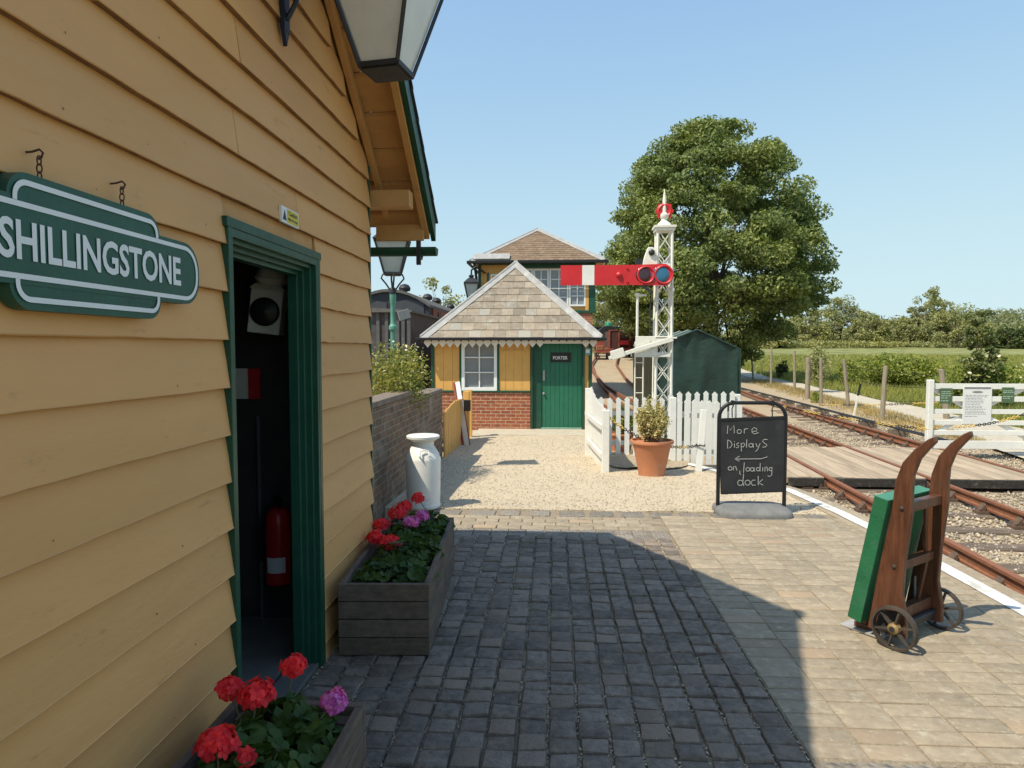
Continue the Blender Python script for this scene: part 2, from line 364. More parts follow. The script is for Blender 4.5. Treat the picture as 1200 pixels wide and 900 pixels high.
m_notice_green = M('notice_green', (.075, .125, .06), rough=.5, var=.12, bump=0)
m_notice_pale = M('notice_pale', (.30, .40, .33), rough=.6, var=.1, bump=0)
m_shedroof = M('shed_roof', (.36, .32, .29), rough=.8, var=.15, bump=.1)

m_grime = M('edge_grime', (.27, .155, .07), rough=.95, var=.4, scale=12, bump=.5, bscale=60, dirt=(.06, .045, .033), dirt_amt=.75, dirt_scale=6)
m_drygrass = M_leaf('dry_grass', (.26, .20, .095), (.40, .32, .17), .2, .8, z=.4)
m_vanrib = M('van_rib', (.085, .085, .09), rough=.7, var=.25, bump=.1)
m_hook = M('hook_iron', (.07, .04, .028), rough=.8, var=.3, bump=.1)
m_wagon_shade = M('wagon_panel_shade', (.065, .028, .022), rough=.8, var=.3, bump=.2, dirt=(.14, .06, .04), dirt_amt=.5)  # wagon red darkened, with the hopper's shade put into the colour
m_wheel = M('wheel_iron', (.055, .042, .033), rough=.7, var=.35, scale=14, bump=.2, dirt=(.17, .10, .06), dirt_amt=.5)
for n_ in m_tarp.node_tree.nodes:
    if n_.type == 'BUMP': n_.inputs['Distance'].default_value = .02
m_tar = M('void_dark_timber', (.035, .03, .026), rough=.9, var=.5, scale=18, bump=.6, dirt=(.22, .20, .17), dirt_amt=.35, dirt_scale=8)  # near-black timber: shade of the void under the boards put into the colour
m_mulch = M('bed_soil', (.36, .28, .19), rough=1, var=.5, scale=30, bump=1, bscale=50, dirt=(.33, .27, .18), dirt_amt=.6, dirt_scale=7)
m_leaf_shrub = M_leaf('shrub_leaf', (.07, .105, .04), (.20, .22, .105), .25, .5, z=2.0)
# ================================================================ ground
RA, RB, RC, RS = 3.685, 5.19, 6.91, .045         # rails: offset at y = 0 and drift per metre
RAILTOP = -.30
LINE = [(-3, 2.95), (4.2, 2.93), (6.3, 2.89), (8.2, 2.75), (9.6, 2.22), (10.6, 1.80), (11.6, 1.40)]
def edge_x(y): return pl(LINE, y)+.19
def plat_z(y): return 0 if y < 6.9 else -.19*min(1, (y-6.9)/8.3)
def terr(x, y):
    left = 1-sstep(4+.05*y, 10+.05*y, x)
    z = -.47+left*1.5*sstep(26, 52, y)*(1+.6*sstep(52, 200, y)) + (1-left)*2.45*sstep(46, 140, y)
    z += .07*noise.noise((x*.25, y*.25, 3))*sstep(7+.1*y, 12+.1*y, x)
    return z
def sheet(xs_of, ys, zf, name, mat, jit=0):
    V = []; F = []; w = len(xs_of(ys[0]))
    for y in ys:
        for x in xs_of(y): V.append((x, y, zf(x, y)))
    for i in range(len(ys)-1):
        for j in range(w-1): F.append((i*w+j, i*w+j+1, (i+1)*w+j+1, (i+1)*w+j))
    mb = MB().add(V, F); return struct(mb, name, mat, smooth=True, fix=False)
def span(a, b, n): return [lerp(a, b, i/n) for i in range(n+1)]
far_y = [-60, -20, -5]+span(0, 60, 60)[1:]+span(64, 200, 34)+[230, 270, 330, 420, 560, 800, 1300, 2500]
gx = [-1500, -600, -250, -120, -70, -45]+span(-35, 70, 84)+[85, 110, 150, 220, 320, 500, 800, 1500]
def terr_f(x, y): return terr(x, y)+(19*sstep(250, 560, y)*sstep(60, 400, x)+6*sstep(300, 700, y))*(1 if y < 900 else .8)
sheet(lambda y: gx, far_y, lambda x, y: terr_f(x, y)-.10, 'field', m_grass_ground)
# gravelled railway land: from the left up to the path
def path_lo(y): return 6.45+.2*y if y < 22 else 10.85+.118*(y-22)
def path_hi(y): return 6.45+.2*y+2.6 if y < 12 else 11.45+.105*(y-12)
yy = span(-6, 70, 152)
sheet(lambda y: span(-30, 2, 16)+span(2.5, max(3.5, path_lo(y)), 26), yy, lambda x, y: terr(x, y)+.02*noise.noise((x*1.3, y*1.3, 0))-.045*(1-sstep(8.6, 9.6, x-.045*y))+.004, 'railway_ground', m_ballast)
sheet(lambda y: span(path_lo(y)-.25, path_hi(y), 6), yy, lambda x, y: terr(x, y)+.035, 'path', m_path)
# platform slab: paved part then the sloping gravel
def slab(ys, xl, xr, zf, name, mat, nx=4):
    mb = MB(); rows = []
    for y in ys:
        rows.append([(x, y, zf(x, y)) for x in span(xl(y), xr(y), nx)])
    for a, b in zip(rows, rows[1:]):
        for j in range(nx): mb.quad(a[j], a[j+1], b[j+1], b[j])
    for a, b in zip(rows, rows[1:]):
        for k in (0, -1): mb.quad(a[k], b[k], (b[k][0], b[k][1], -.6), (a[k][0], a[k][1], -.6))
    for rw in (rows[0], rows[-1]):
        for j in range(nx): mb.quad(rw[j], rw[j+1], (*rw[j+1][:2], -.6), (*rw[j][:2], -.6))
    return struct(mb, name, mat)
slab(span(-3, 6.93, 20), lambda y: -1.24, edge_x, lambda x, y: -.012, 'platform', m_joint)
nz = lambda x, y: .014*noise.noise((x*2.2, y*2.2, 1))+.008*noise.noise((x*9, y*9, 2))
slab(span(6.93, 11.6, 60), lambda y: -1.9, edge_x, lambda x, y: plat_z(y)-.004+nz(x, y), 'gravel_ramp', m_gravel, 50)
slab(span(11.6, 15.3, 30), lambda y: -1.9, lambda y: 1.05, lambda x, y: plat_z(y)-.004+nz(x, y), 'gravel_forecourt', m_gravel, 30)
slab(span(11.6, 15.3, 14), lambda y: 1.05, lambda y: 2.1, lambda x, y: -.2+.03*noise.noise((x*2, y*2, 5)), 'garden_bed', m_ballast, 10)
mb = MB(); pts = [(1.35+(.62+.12*noise.noise((a*1.1, 3, 0)))*math.cos(a*.2618)*1.1, 10.35+(.55+.2*noise.noise((a*.9, 7, 0)))*math.sin(a*.2618)*1.3) for a in range(24)]
mb.add([(x, y, plat_z(y)+.018) for x, y in pts]+[(1.35, 10.35, plat_z(10.35)+.02)], [(i, (i+1) % 24, 24) for i in range(24)]); struct(mb, 'planting_bed', m_mulch, fix=False)
mb = MB(); mb.box(-1.7, .75, 14.2, 15.32, -.4, -.155); struct(mb, 'doorstep_slab', m_path, bevel=.01)

# paving blocks
def block(mb, x0, x1, y0, y1, z, ch, jx=.004, tilt=.003):
    j = lambda: random.uniform(-jx, jx)
    c = [(x0+j(), y0+j()), (x1+j(), y0+j()), (x1+j(), y1+j()), (x0+j(), y1+j())]
    cx, cy = (x0+x1)/2, (y0+y1)/2; ty, tx = random.uniform(-tilt, tilt), random.uniform(-tilt, tilt)
    bz = [z+(ty if k in (2, 3) else -ty)+(tx if k in (1, 2) else -tx) for k in range(4)]
    ins = lambda p, d: (p[0]+math.copysign(d, cx-p[0]), p[1]+math.copysign(d, cy-p[1]))
    vs = [(*p, -.02) for p in c]+[(*p, b-ch) for p, b in zip(c, bz)]+[(*ins(p, ch*.4), b-ch*.3) for p, b in zip(c, bz)]+[(*ins(p, ch*1.3), b) for p, b in zip(c, bz)]
    fs = []
    for a in (0, 4, 8): fs += [(a+k, a+(k+1) % 4, a+4+(k+1) % 4, a+4+k) for k in range(4)]
    fs.append((12, 13, 14, 15)); mb.add(vs, fs)
setts = MB()
y = -2.0
cols = 17
while y < 5.86:
    d = random.choice((.105, .115, .12, .125, .13))
    for k in range(cols):
        x0 = -1.20+k*(2.22/cols)
        if x0 < -1.19 and 2.5 < y < 3.6: pass
        sh = .006*math.sin(k*3.1+y*.8)
        block(setts, x0+.006, x0+2.22/cols-.006, y+.004+sh, y+d-.003+sh, .010+random.uniform(-.004, .005)+.006*math.sin(y*1.7+k*.5), .011, jx=.0055, tilt=.0032)
    y += d
struct(setts, 'cobbled_paving', m_sett, smooth=True, fix=False)
pav = MB()
r = 0; y = 2.74
while y < 6.62:
    for k in range(12):
        x0 = 1.035+k*.235+.0*r
        if x0+.23 > edge_x(y)-.02: continue
        block(pav, x0+.003, x0+.232, y+.002, y+.110, .004+random.uniform(-.0025, .0025), .005, .002, .0018)
    y += .1135; r += 1
y = -2
while y < 2.4:
    for k in range(9):
        x0 = 1.035+k*.235
        if x0+.23 > edge_x(y)-.02: continue
        block(pav, x0+.003, x0+.232, y+.002, y+.110, .004+random.uniform(-.0025, .0025), .005, .002, .0018)
    y += .1135
# end bands across the platform
for row, yb in enumerate((6.16, 6.28, 6.40, 6.52)):
    for k in range(10):
        x0 = -1.2+k*.2235+(.1 if row % 2 else 0)
        if x0+.22 < 1.05: block(pav, x0+.004, x0+.219, yb+.003, yb+.116, .004+random.uniform(-.003, .003), .006, .003, .002)
struct(pav, 'brick_paving', m_paver, smooth=True, fix=False)
ch = MB()
for row in range(2):
    for k in range(14):
        x0 = -1.2+k*.158; block(ch, x0+.004, x0+.154, 5.875+row*.14, 6.01+row*.14, .004, .006, .003, .002)
for k in range(13):
    x0 = -1.16+k*.30; block(ch, x0+.01, x0+.20+random.uniform(0, .08), 6.66, 6.86, .002+random.uniform(-.003, .003), .008, .006, .003)
for row in range(2):
    for k in range(13):
        x0 = 1.05+k*.15; block(ch, x0+.004, x0+.146, 2.42+row*.15, 2.565+row*.15, .003, .006, .003, .002)
m_cheq, nt, b = (lambda m: (m, m.node_tree, m.node_tree.nodes['Principled BSDF']))(M('chequer_brick', (.215, .185, .15), rough=.75, var=.25, scale=14, bump=0, island=.2, col2=(.29, .255, .21), dirt=(.33, .29, .23), dirt_amt=.5, dirt_scale=6))
tc = N(nt, 'ShaderNodeTexCoord'); hs = []
for sg in (1, -1):
    sp = N(nt, 'ShaderNodeSeparateXYZ'); nt.links.new(tc.outputs['Object'], sp.inputs[0])
    q = N(nt, 'ShaderNodeMath', operation='MULTIPLY_ADD'); nt.links.new(sp.outputs[1], q.inputs[0]); q.inputs[1].default_value = sg; nt.links.new(sp.outputs[0], q.inputs[2])
    w = N(nt, 'ShaderNodeMath', operation='MULTIPLY'); nt.links.new(q.outputs[0], w.inputs[0]); w.inputs[1].default_value = 90
    s_ = N(nt, 'ShaderNodeMath', operation='SINE'); nt.links.new(w.outputs[0], s_.inputs[0]); hs.append(s_.outputs[0])
mx = N(nt, 'ShaderNodeMath', operation='MINIMUM'); nt.links.new(hs[0], mx.inputs[0]); nt.links.new(hs[1], mx.inputs[1])
bp = N(nt, 'ShaderNodeBump', Strength=.8, Distance=.006); nt.links.new(mx.outputs[0], bp.inputs['Height']); nt.links.new(bp.outputs[0], b.inputs['Normal'])
struct(ch, 'chequer_paving', m_cheq, smooth=True, fix=False)
slab(span(-2.0, 6.63, 8), lambda y: 1.032, lambda y: edge_x(y)-.30, lambda x, y: -.0015, 'joint_sand', m_joint, 2)
# white edge line and coping
mb = MB(); cop = MB()
ys = span(-3, 11.4, 110)
for a, b_ in zip(ys, ys[1:]):
    za, zb = plat_z(a)+.016, plat_z(b_)+.016
    w = .062
    mb.quad((pl(LINE, a)-w, a, za), (pl(LINE, a)+w, a, za), (pl(LINE, b_)+w, b_, zb), (pl(LINE, b_)-w, b_, zb))
y = -2.9
while y < 9.4:
    L = random.uniform(.42, .5)
    a, b_ = y+.004, y+L-.004
    xa, xb = edge_x(a), edge_x(b_); za, zb = plat_z(a)+.010+random.uniform(-.002, .002), plat_z(b_)+.010
    w0 = .30
    vs = [(xa-w0, a, za), (xa+.01, a, za), (xb+.01, b_, zb), (xb-w0, b_, zb), (xa-w0, a, -.12), (xa+.01, a, -.14), (xb+.01, b_, -.14), (xb-w0, b_, -.12)]
    cop.add(vs, [(0, 1, 2, 3), (0, 4, 5, 1), (1, 5, 6, 2), (2, 6, 7, 3), (3, 7, 4, 0)])
    y += L
struct(cop, 'platform_edge', m_paver, bevel=.008)
struct(mb, 'edge_line', m_line, fix=False)

# loose stone
def stones(name, n, samp, size, mat, flat=.7, kind='stuff'):
    base = np.array([(1, 0, 0), (0, 1, 0), (-1, 0, 0), (0, -1, 0), (.1, .1, 1), (-.1, 0, -1)], float)
    tri = np.array([(0, 1, 4), (1, 2, 4), (2, 3, 4), (3, 0, 4), (1, 0, 5), (2, 1, 5), (3, 2, 5), (0, 3, 5)])
    C = np.array([samp() for _ in range(n)])
    V = base[None]*rng.uniform(.55, 1.25, (n, 6, 3))
    V[:, :, 2] *= flat; a = rng.uniform(0, 6.28, n); ca, sa = np.cos(a)[:, None], np.sin(a)[:, None]
    X = V[:, :, 0]*ca-V[:, :, 1]*sa; Y = V[:, :, 0]*sa+V[:, :, 1]*ca
    s = (size*rng.uniform(.5, 1.3, n)**1.3)[:, None]
    V = np.stack([X*s, Y*s, V[:, :, 2]*s], -1)+C[:, None]
    F = (tri[None]+(np.arange(n)*6)[:, None, None]).reshape(-1, 3)
    o = np_mesh(name, V.reshape(-1, 3), F, mat); o['kind'] = kind; return o
def samp_ballast():
    while True:
        y = 2.2+18*random.random()**1.5; x = random.uniform(3.05, 9.2)+RS*y
        if x > edge_x(y)+.03 and not (10.5 < y < 14 and x < RC+RS*y): return (x, y, terr(x, y)-.035+.012*random.random())
stones('ballast_stones', 34000, samp_ballast, .0255, m_stone)
def samp_peb():
    while True:
        y = 6.9+8.0*random.random()**1.4; x = random.uniform(-1.7, 3)
        if x < (edge_x(y)-.05 if y < 11.4 else 1.0): return (x, y, plat_z(y)+nz(x, y)+.001)
stones('loose_pebbles', 9000, samp_peb, .009, m_pebble)
def samp_grit():
    return (random.uniform(-1.15, 2.9), random.uniform(1.6, 6.8), .006+.004*random.random())
def samp_joint():
    while True:
        k = random.randrange(18); y = random.uniform(1.6, 5.9); x = -1.2+k*2.22/17+random.gauss(0, .006)
        if noise.noise((x*1.5, y*1.5, 8)) > -.15: return (x, y, -.004+.004*random.random())
stones('joint_stones', 5000, samp_joint, .0055, m_pebble)
stones('paving_grit', 1200, samp_grit, .0035, m_pebble)

# ================================================================ tracks
def rail_x(x0, y): return x0+RS*y
def track(label, rails, y0, y1, sl0, sl1, group, gap=None):
    t = thing('railway_track', label, 'railway track', (rail_x(rails[0], 6), 6, RAILTOP), 0, group)
    zt = lambda x, y: RAILTOP+(terr(x, y)+.47)
    prof = [(-.035, 0), (.035, 0), (.035, -.03), (.012, -.045), (.012, -.105), (.032, -.118), (.032, -.145), (-.032, -.145), (-.032, -.118), (-.012, -.105), (-.012, -.045), (-.035, -.03)]
    for x0 in rails:
        mb = MB(); ys = span(y0, y1, int((y1-y0)/1.5)); n = len(prof)
        for y in ys:
            x = rail_x(x0, y)
            mb.v += [(x+a, y, zt(x, y)+b) for a, b in prof]
        for i in range(len(ys)-1):
            mb.f += [(i*n+k, i*n+(k+1) % n, (i+1)*n+(k+1) % n, (i+1)*n+k) for k in range(n)]; mb.mi += [0]*n
        mb.f.append(tuple(range(n))); mb.mi.append(0)
        mb.build('rail', m_rust, t)
    y = y0+.2; proto = {}
    while y < min(y1, 34):
        xa = rail_x(rails[0], y)
        if not (gap and gap[0] < y < gap[1]):
            key = 's'
            if y < 24:
                x = rail_x(sl0, y); z = zt(x, y)
                if 's' not in proto:
                    mb = MB(); L = sl1-sl0; mb.box(0, L, -.125, .125, -.33, -.185)
                    proto['s'] = mb.build('sleeper', m_sleeper, t, bevel=.008, local=True); o = proto['s']
                else:
                    o = proto['s'].copy(); COL.objects.link(o)
                o.location = Vector((x, y, z))-Vector(t.location); o.rotation_euler = (0, 0, -RS+random.uniform(-.02, .02))
                for x0 in rails:
                    if 'c' not in proto:
                        mb = MB(); mb.box(-.15, .15, -.075, .075, -.184, -.150)
                        mb.prism([(-.045, -.05, -.150), (-.13, -.05, -.150), (-.05, -.05, -.05)], (0, .10, 0))
                        mb.prism([(.045, -.05, -.150), (.12, -.05, -.150), (.05, -.05, -.075)], (0, .10, 0))
                        for dx in (-.12, .13):
                            for dy in (-.045, .045): mb.lathe((dx, dy, -.151), [(.018, 0), (.018, .03), (.01, .04)], 6)
                        proto['c'] = mb.build('rail_chair', m_chair, t, local=True, bevel=.004); o = proto['c']
                    else: o = proto['c'].copy(); COL.objects.link(o)
                    o.location = Vector((rail_x(x0, y), y, z))-Vector(t.location); o.rotation_euler = (0, 0, -RS)
        y += .74
    return t
track('rusty railway track nearest the platform edge, running under the boarded crossing', (RA, RB), 1.5, 31, RA-.5, RB+.5, None, (10.7, 13.9))
track('rusty far rail with its sleeper ends beyond the platform track, next to the white gate', (RC,), 1.5, 40, RC-.55, RC+.5, None, (10.7, 13.9))
# tracks fanning out through the yard behind the porter's hut
def yard(label, pts):
    t = thing('railway_track', label, 'railway track', (*pts[0], terr(*pts[0])))
    P2 = []
    for (a, b_) in zip(pts, pts[1:]):
        for k in range(12): P2.append((lerp(a[0], b_[0], k/12), lerp(a[1], b_[1], k/12)))
    for off in (-.74, .74):
        mb = MB()
        for a, b_ in zip(P2, P2[1:]):
            d = Vector((b_[0]-a[0], b_[1]-a[1])).normalized(); q = Vector((d.y, -d.x))*off
            pa = (a[0]+q.x, a[1]+q.y, terr(*a)+.12); pb = (b_[0]+q.x, b_[1]+q.y, terr(*b_)+.12)
            mb.beam(pa, pb, .07, .14)
        mb.build('rail', m_rust, t)
yard('rusty yard track curving towards the red wagon behind the hut', [(3.2, 20), (3.1, 27), (2.9, 35), (3.0, 42), (3.9, 50), (4.5, 60)])
yard('rusty yard track on the left, passing close behind the porter hut', [(2.9, 19), (2.1, 27), (1.6, 33), (1.2, 44), (1.2, 60)])

# boarded crossing
t = thing('boarded_crossing', 'weathered wooden barrow crossing laid between the rails in front of the white gate', 'crossing', (RA+.6, 12.2, RAILTOP))
for (xa, xb) in ((RA-.62, RA-.055), (RA+.055, RB-.055), (RB+.055, RC-.055)):
    mb = MB(); n = max(3, round((xb-xa)/.17)); w = (xb-xa)/n
    for k in range(n):
        a = xa+k*w+.005; b_ = xa+(k+1)*w-.005; y0 = 10.6+random.uniform(-.03, .03); y1 = 13.9+random.uniform(-.04, .04); z = RAILTOP-.012+random.uniform(-.008, .004)
        vs = []
        for yq in (y0, y1):
            s_ = RS*yq; vs += [(a+s_, yq, z-.095), (b_+s_, yq, z-.095), (b_+s_, yq, z), (a+s_, yq, z)]
        mb.add(vs, [(0, 1, 2, 3), (7, 6, 5, 4), (0, 4, 5, 1), (1, 5, 6, 2), (2, 6, 7, 3), (3, 7, 4, 0)])
    mb.build('plank_panel', m_plank, t, bevel=.006)
    y_ = 10.555; mb = MB(); mb.beam((xa+RS*y_+.02, y_, RAILTOP-.085), (xb+RS*y_-.02, y_, RAILTOP-.085), .05, .13); mb.build('dark_void_edge', m_tar, t, bevel=.01)  # dark face added for the black void under the crossing's front edge
    mb = MB()
    for yq in (10.78, 12.2, 13.75):
        mb = MB(); mb.beam((xa+RS*yq, yq, RAILTOP-.155), (xb+RS*yq, yq, RAILTOP-.155), .15, .09); mb.build('bearer', m_tar, t)
# point rodding beside the far rail
t = thing('point_rodding', 'dark point rods on low stools running beside the far rusty rail', 'signal rods', (RC+RS*20+.7, 20, terr(8, 20)))
for dx in (.62, .74): 
    mb = MB(); mb.tube([(rail_x(RC, y)+dx, y, -.30) for y in span(14.8, 40, 10)], .02, 6); mb.build('rod', m_dark, t)
for y in span(15.3, 39, 13):
    mb = MB(); mb.box(rail_x(RC, y)+.48, rail_x(RC, y)+.9, y-.1, y+.1, -.47, -.325); mb.build('stool', m_sleeper, t)
# ================================================================ station building (left)
WX = -1.235; YR, ZR = 2.43, 4.50; YE, ZE = 5.00, 2.58; SL = (ZR-ZE)/(YE-YR)
roof_z = lambda y: ZR-abs(y-YR)*SL          # top of slates
bld = thing('station_building', 'buff clapboard station building with an open green doorway and overhanging slate gable', 'building', (WX, 2, 0))
DY0, DY1, DZ = 2.465, 3.45, 2.10           # outer door frame
def clap():
    mb = MB()
    Y0, Y1 = -.2, 4.455
    z = 1.68-.177*10; k = 0
    while z < ZR-.25:
        z0 = z; z1 = z+.195; zm = z+.10
        # rake limit
        d = (ZR-.17-zm)/SL
        a, b_ = max(Y0, YR-d), min(Y1, YR+d)
        spans = [(a, b_)]
        if z1 > -1 and z0 < DZ-.03: spans = [(a, DY0+.005), (DY1-.005, b_)]
        for (p, q) in spans:
            cuts = [p, q]
            if q-p > 2 and random.random() < .35: cuts = [p, random.uniform(p+.6, q-.5), q]
            if p > 3 and abs(z-.24) < .1: cuts = [p, 3.95, q]
            for c0, c1 in zip(cuts, cuts[1:]):
                if c1 < q: c1 -= .004
                off = random.uniform(0, .005); n = max(2, int((c1-c0)/.07)); top = []; bot = []; und = []; rows = []
                for i in range(n+1):
                    y = lerp(c0, c1, i/n)
                    aw = 1+1.3*sstep(3.3, 3.7, y)
                    wv = aw*.0042*noise.noise((y*1.6, k*3.3, 0))+aw*.0022*noise.noise((y*9, k*5, 1))+.0015*noise.noise((y*40, k*5, 2))
                    zz = max(z0+wv, -.02); bow = .003*noise.noise((y*2.5, k*7.7, 5))
                    pr = .030+off+bow
                    rows.append([(WX+.004, y, z1), (WX+lerp(.004, pr, .5)+.002*noise.noise((y*3, k, 9)), y, (z1+zz)/2), (WX+pr-.0025, y, zz+.005), (WX+pr, y, zz+.0022), (WX+pr-.003, y, zz), (WX-.004, y, zz+.002)])
                m = 6; o = len(mb.v)
                mb.v += [p_ for rw in rows for p_ in rw]
                for i in range(n):
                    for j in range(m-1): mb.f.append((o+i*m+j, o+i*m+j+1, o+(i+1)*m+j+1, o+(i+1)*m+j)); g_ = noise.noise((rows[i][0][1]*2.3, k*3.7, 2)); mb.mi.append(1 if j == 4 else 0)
                mb.f += [tuple(o+j for j in range(m)), tuple(o+n*m+j for j in range(m))[::-1]]; mb.mi += [0, 0]
                for i in range(3, n, 7):
                    if random.random() < .75:
                        q = random.randrange(max(1, n-4)) if False else min(n-1, i+random.randrange(3)); pa, pb = Vector(rows[q][1]), Vector(rows[q][2]); c_ = pa.lerp(pb, random.uniform(.55, .75)); r_ = random.uniform(.0022, .004); ud = (pb-pa).normalized()
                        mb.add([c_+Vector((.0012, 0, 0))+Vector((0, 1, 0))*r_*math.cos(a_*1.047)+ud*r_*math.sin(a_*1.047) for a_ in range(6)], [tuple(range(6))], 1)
        z += .177; k += 1
    return mb
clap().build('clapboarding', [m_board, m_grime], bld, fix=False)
def wall_prism(x, th, y0, y1, zb=-.3):
    """sheathing behind the boards, with the doorway cut out"""
    mb = MB()
    top = lambda y: roof_z(y)-.11
    for a, b_, z0 in ((-.2, DY0+.02, zb), (DY0+.02, DY1-.02, DZ-.03), (DY1-.02, 4.45, zb)):
        pts = [(x, a, z0), (x, b_, z0), (x, b_, top(b_))]
        if a < YR < b_: pts.append((x, YR, top(YR)))
        pts.append((x, a, top(a)))
        mb.prism(pts, (-th, 0, 0))
    return mb
wall_prism(WX, .12, 0, 0).build('wall', m_board_trim, bld)
mb = MB(); mb.box(-5.3, WX-.13, 4.33, 4.45, -.3, roof_z(4.45)-.11); mb.box(-5.3, WX-.13, -.2, -.08, -.3, roof_z(-.2)-.11)
pts = [(-5.3, -.2, -.3), (-5.3, 4.45, -.3), (-5.3, 4.45, roof_z(4.45)-.11), (-5.3, YR, ZR-.11), (-5.3, -.2, roof_z(-.2)-.11)]
mb.prism(pts, (.1, 0, 0)); mb.build('rear_wall', m_board_trim, bld)
mb = MB(); mb.box(WX-.05, WX+.022, 4.457, 4.480, -.05, roof_z(4.48)-.13); mb.build('corner_board', m_green, bld, bevel=.004)
mb = MB(); mb.box(WX-.09, WX+.012, DY1+.03, 4.475, -.05, .16); mb.box(WX-.09, WX+.012, -.2, DY0-.02, -.05, .16); mb.build('plinth', m_lead, bld, bevel=.01)
# interior
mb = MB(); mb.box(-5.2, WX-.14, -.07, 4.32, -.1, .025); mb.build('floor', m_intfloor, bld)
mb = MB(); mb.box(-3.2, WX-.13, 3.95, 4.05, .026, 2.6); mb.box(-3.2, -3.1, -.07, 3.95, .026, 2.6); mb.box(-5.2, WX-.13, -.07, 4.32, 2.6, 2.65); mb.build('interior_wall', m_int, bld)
mb = MB(); mb.box(WX-.12, WX+.02, DY0+.04, DY1-.06, .0, .022); mb.build('doorstep', m_intfloor, bld, bevel=.006)
# door frame: architrave, stepped jambs and head
fr = MB(); X1 = WX+.037
for (a, b_) in ((DY0, DY0+.035), (DY1-.035, DY1)):
    fr.box(WX-.01, X1, a, b_, 0, DZ)
fr.box(WX-.01, X1+.002, DY0-.012, DY1+.012, DZ-.002, DZ+.035)
steps = [(.035, .035, .012), (.052, .01, -.02), (.07, -.02, -.045), (.088, -.045, -.075)]
for w, xa, xb in steps:
    fr.box(WX+xa-.05, WX+xb-.07, DY0+.004, DY0+w*.28, 0, DZ-.004)
    fr.box(WX+xa, WX+xb-.02, DY1-w-.02, DY1-.006, 0, DZ-.004)
    fr.box(WX+xa+.001, WX+xb-.021, DY0+w*.5, DY1-w-.01, DZ-w, DZ-.002)
fr.build('door_frame', m_green, bld, bevel=.004)
# roof
def slope(sgn, y1, x0, x1):
    mb = MB(); n = 15; L = y1
    for i in range(n):
        t0, t1 = i/n, (i+1)/n
        ya, yb = YR+sgn*L*t0, YR+sgn*(L*t1+.03)
        za, zb = ZR-L*t0*SL, ZR-(L*t1+.03)*SL
        x = x0
        while x < x1-.01:
            w = min(.25, x1-x); e = random.uniform(-.006, .006)
            mb.prism([(x+.003, ya, za), (x+w-.003, ya, za), (x+w-.003, yb, zb+.022+e), (x+.003, yb, zb+.022+e)], (0, 0, -.014)); x += w
    return mb
for sg in (1, -1): slope(sg, YE-YR, -5.4, -.855).build('roof', m_slate_dark, bld)
for sg in (1, -1):
    sof = MB(); n = 24; L = YE-YR-.02
    for i in range(n):
        t0, t1 = i/n, (i+1)/n-.004
        ya, yb = YR+sg*L*t0, YR+sg*L*t1; za, zb = ZR-L*t0*SL-.03, ZR-L*t1*SL-.03; e = .016 if i % 2 else 0
        sof.prism([(-5.38, ya, za-e), (-.90, ya, za-e), (-.90, yb, zb-e), (-5.38, yb, zb-e)], (0, 0, -.025))
    sof.build('soffit', m_board_trim, bld)
    L = YE-YR
    mb = MB(); f = lambda t, dz: (YR+sg*L*t, ZR-L*t*SL+dz)
    a, b_, c, d = f(0, -.02), f(1.0, -.02), f(1.0, -.15), f(0, -.15)
    mb.prism([(-.905, *a), (-.905, *b_), (-.905, *c), (-.905, *d)], (.034, 0, 0)); mb.build('barge_board', m_green, bld, bevel=.003)
    mb = MB(); a, b_, c, d = f(0, -.064), f(.985, -.064), f(.985, -.17), f(0, -.17)
    mb.prism([(-.955, *a), (-.955, *b_), (-.955, *c), (-.955, *d)], (.046, 0, 0)); mb.build('verge_rafter', m_board_trim, bld, bevel=.004)
    mb = MB(); a, b_, c, d = f(0, -.075), f(.93, -.075), f(.93, -.145), f(0, -.145)
    mb.prism([(WX+.02, *a), (WX+.02, *b_), (WX+.02, *c), (WX+.02, *d)], (.04, 0, 0)); mb.build('rake_batten', m_board_trim, bld, bevel=.004)
mb = MB(); zp = roof_z(4.62)-.17
mb.box(WX-.05, -.958, 4.50, 4.62, zp-.11, zp); mb.build('purlin_end', m_board_trim, bld, bevel=.006)
mb = MB(); mb.box(WX-.05, -.94, YE-.115, YE-.09, ZE-.16, ZE-.045); mb.build('fascia', m_board_trim, bld, bevel=.004)
gut = MB(); gy, gz = YE-.02, ZE-.20
prof = [(gy+.06*math.cos(a), gz+.06*math.sin(a)) for a in [math.pi+math.pi*i/10 for i in range(11)]]
prof2 = [(gy+.052*math.cos(a), gz+.052*math.sin(a)) for a in [2*math.pi-math.pi*i/10 for i in range(11)]]
gut.prism([(-5.3, *p) for p in prof+prof2], (4.43, 0, 0))
gut.prism([(-.872, *p) for p in prof], (.012, 0, 0))
gut.build('gutter', m_green, bld)
mb = MB(); mb.tube([(-.98, gy-.06, gz+.05), (-.98, gy-.075, gz-.02), (-.98, gy-.03, gz-.075), (-.98, gy+.03, gz-.075), (-.98, gy+.065, gz-.02)], .010, 6)
mb.box(-.995, -.965, gy-.09, gy-.06, gz-.13, gz+.08); mb.build('gutter_bracket', m_dark, bld)
mb = MB(); mb.tube([(-1.02, YR+.0, ZR+.01), (-.84, YR, ZR+.01)], .06, 8); mb.box(-5.4, -.85, YR-.07, YR+.07, ZR-.01, ZR+.03); mb.build('ridge_tile', m_slate_dark, bld)

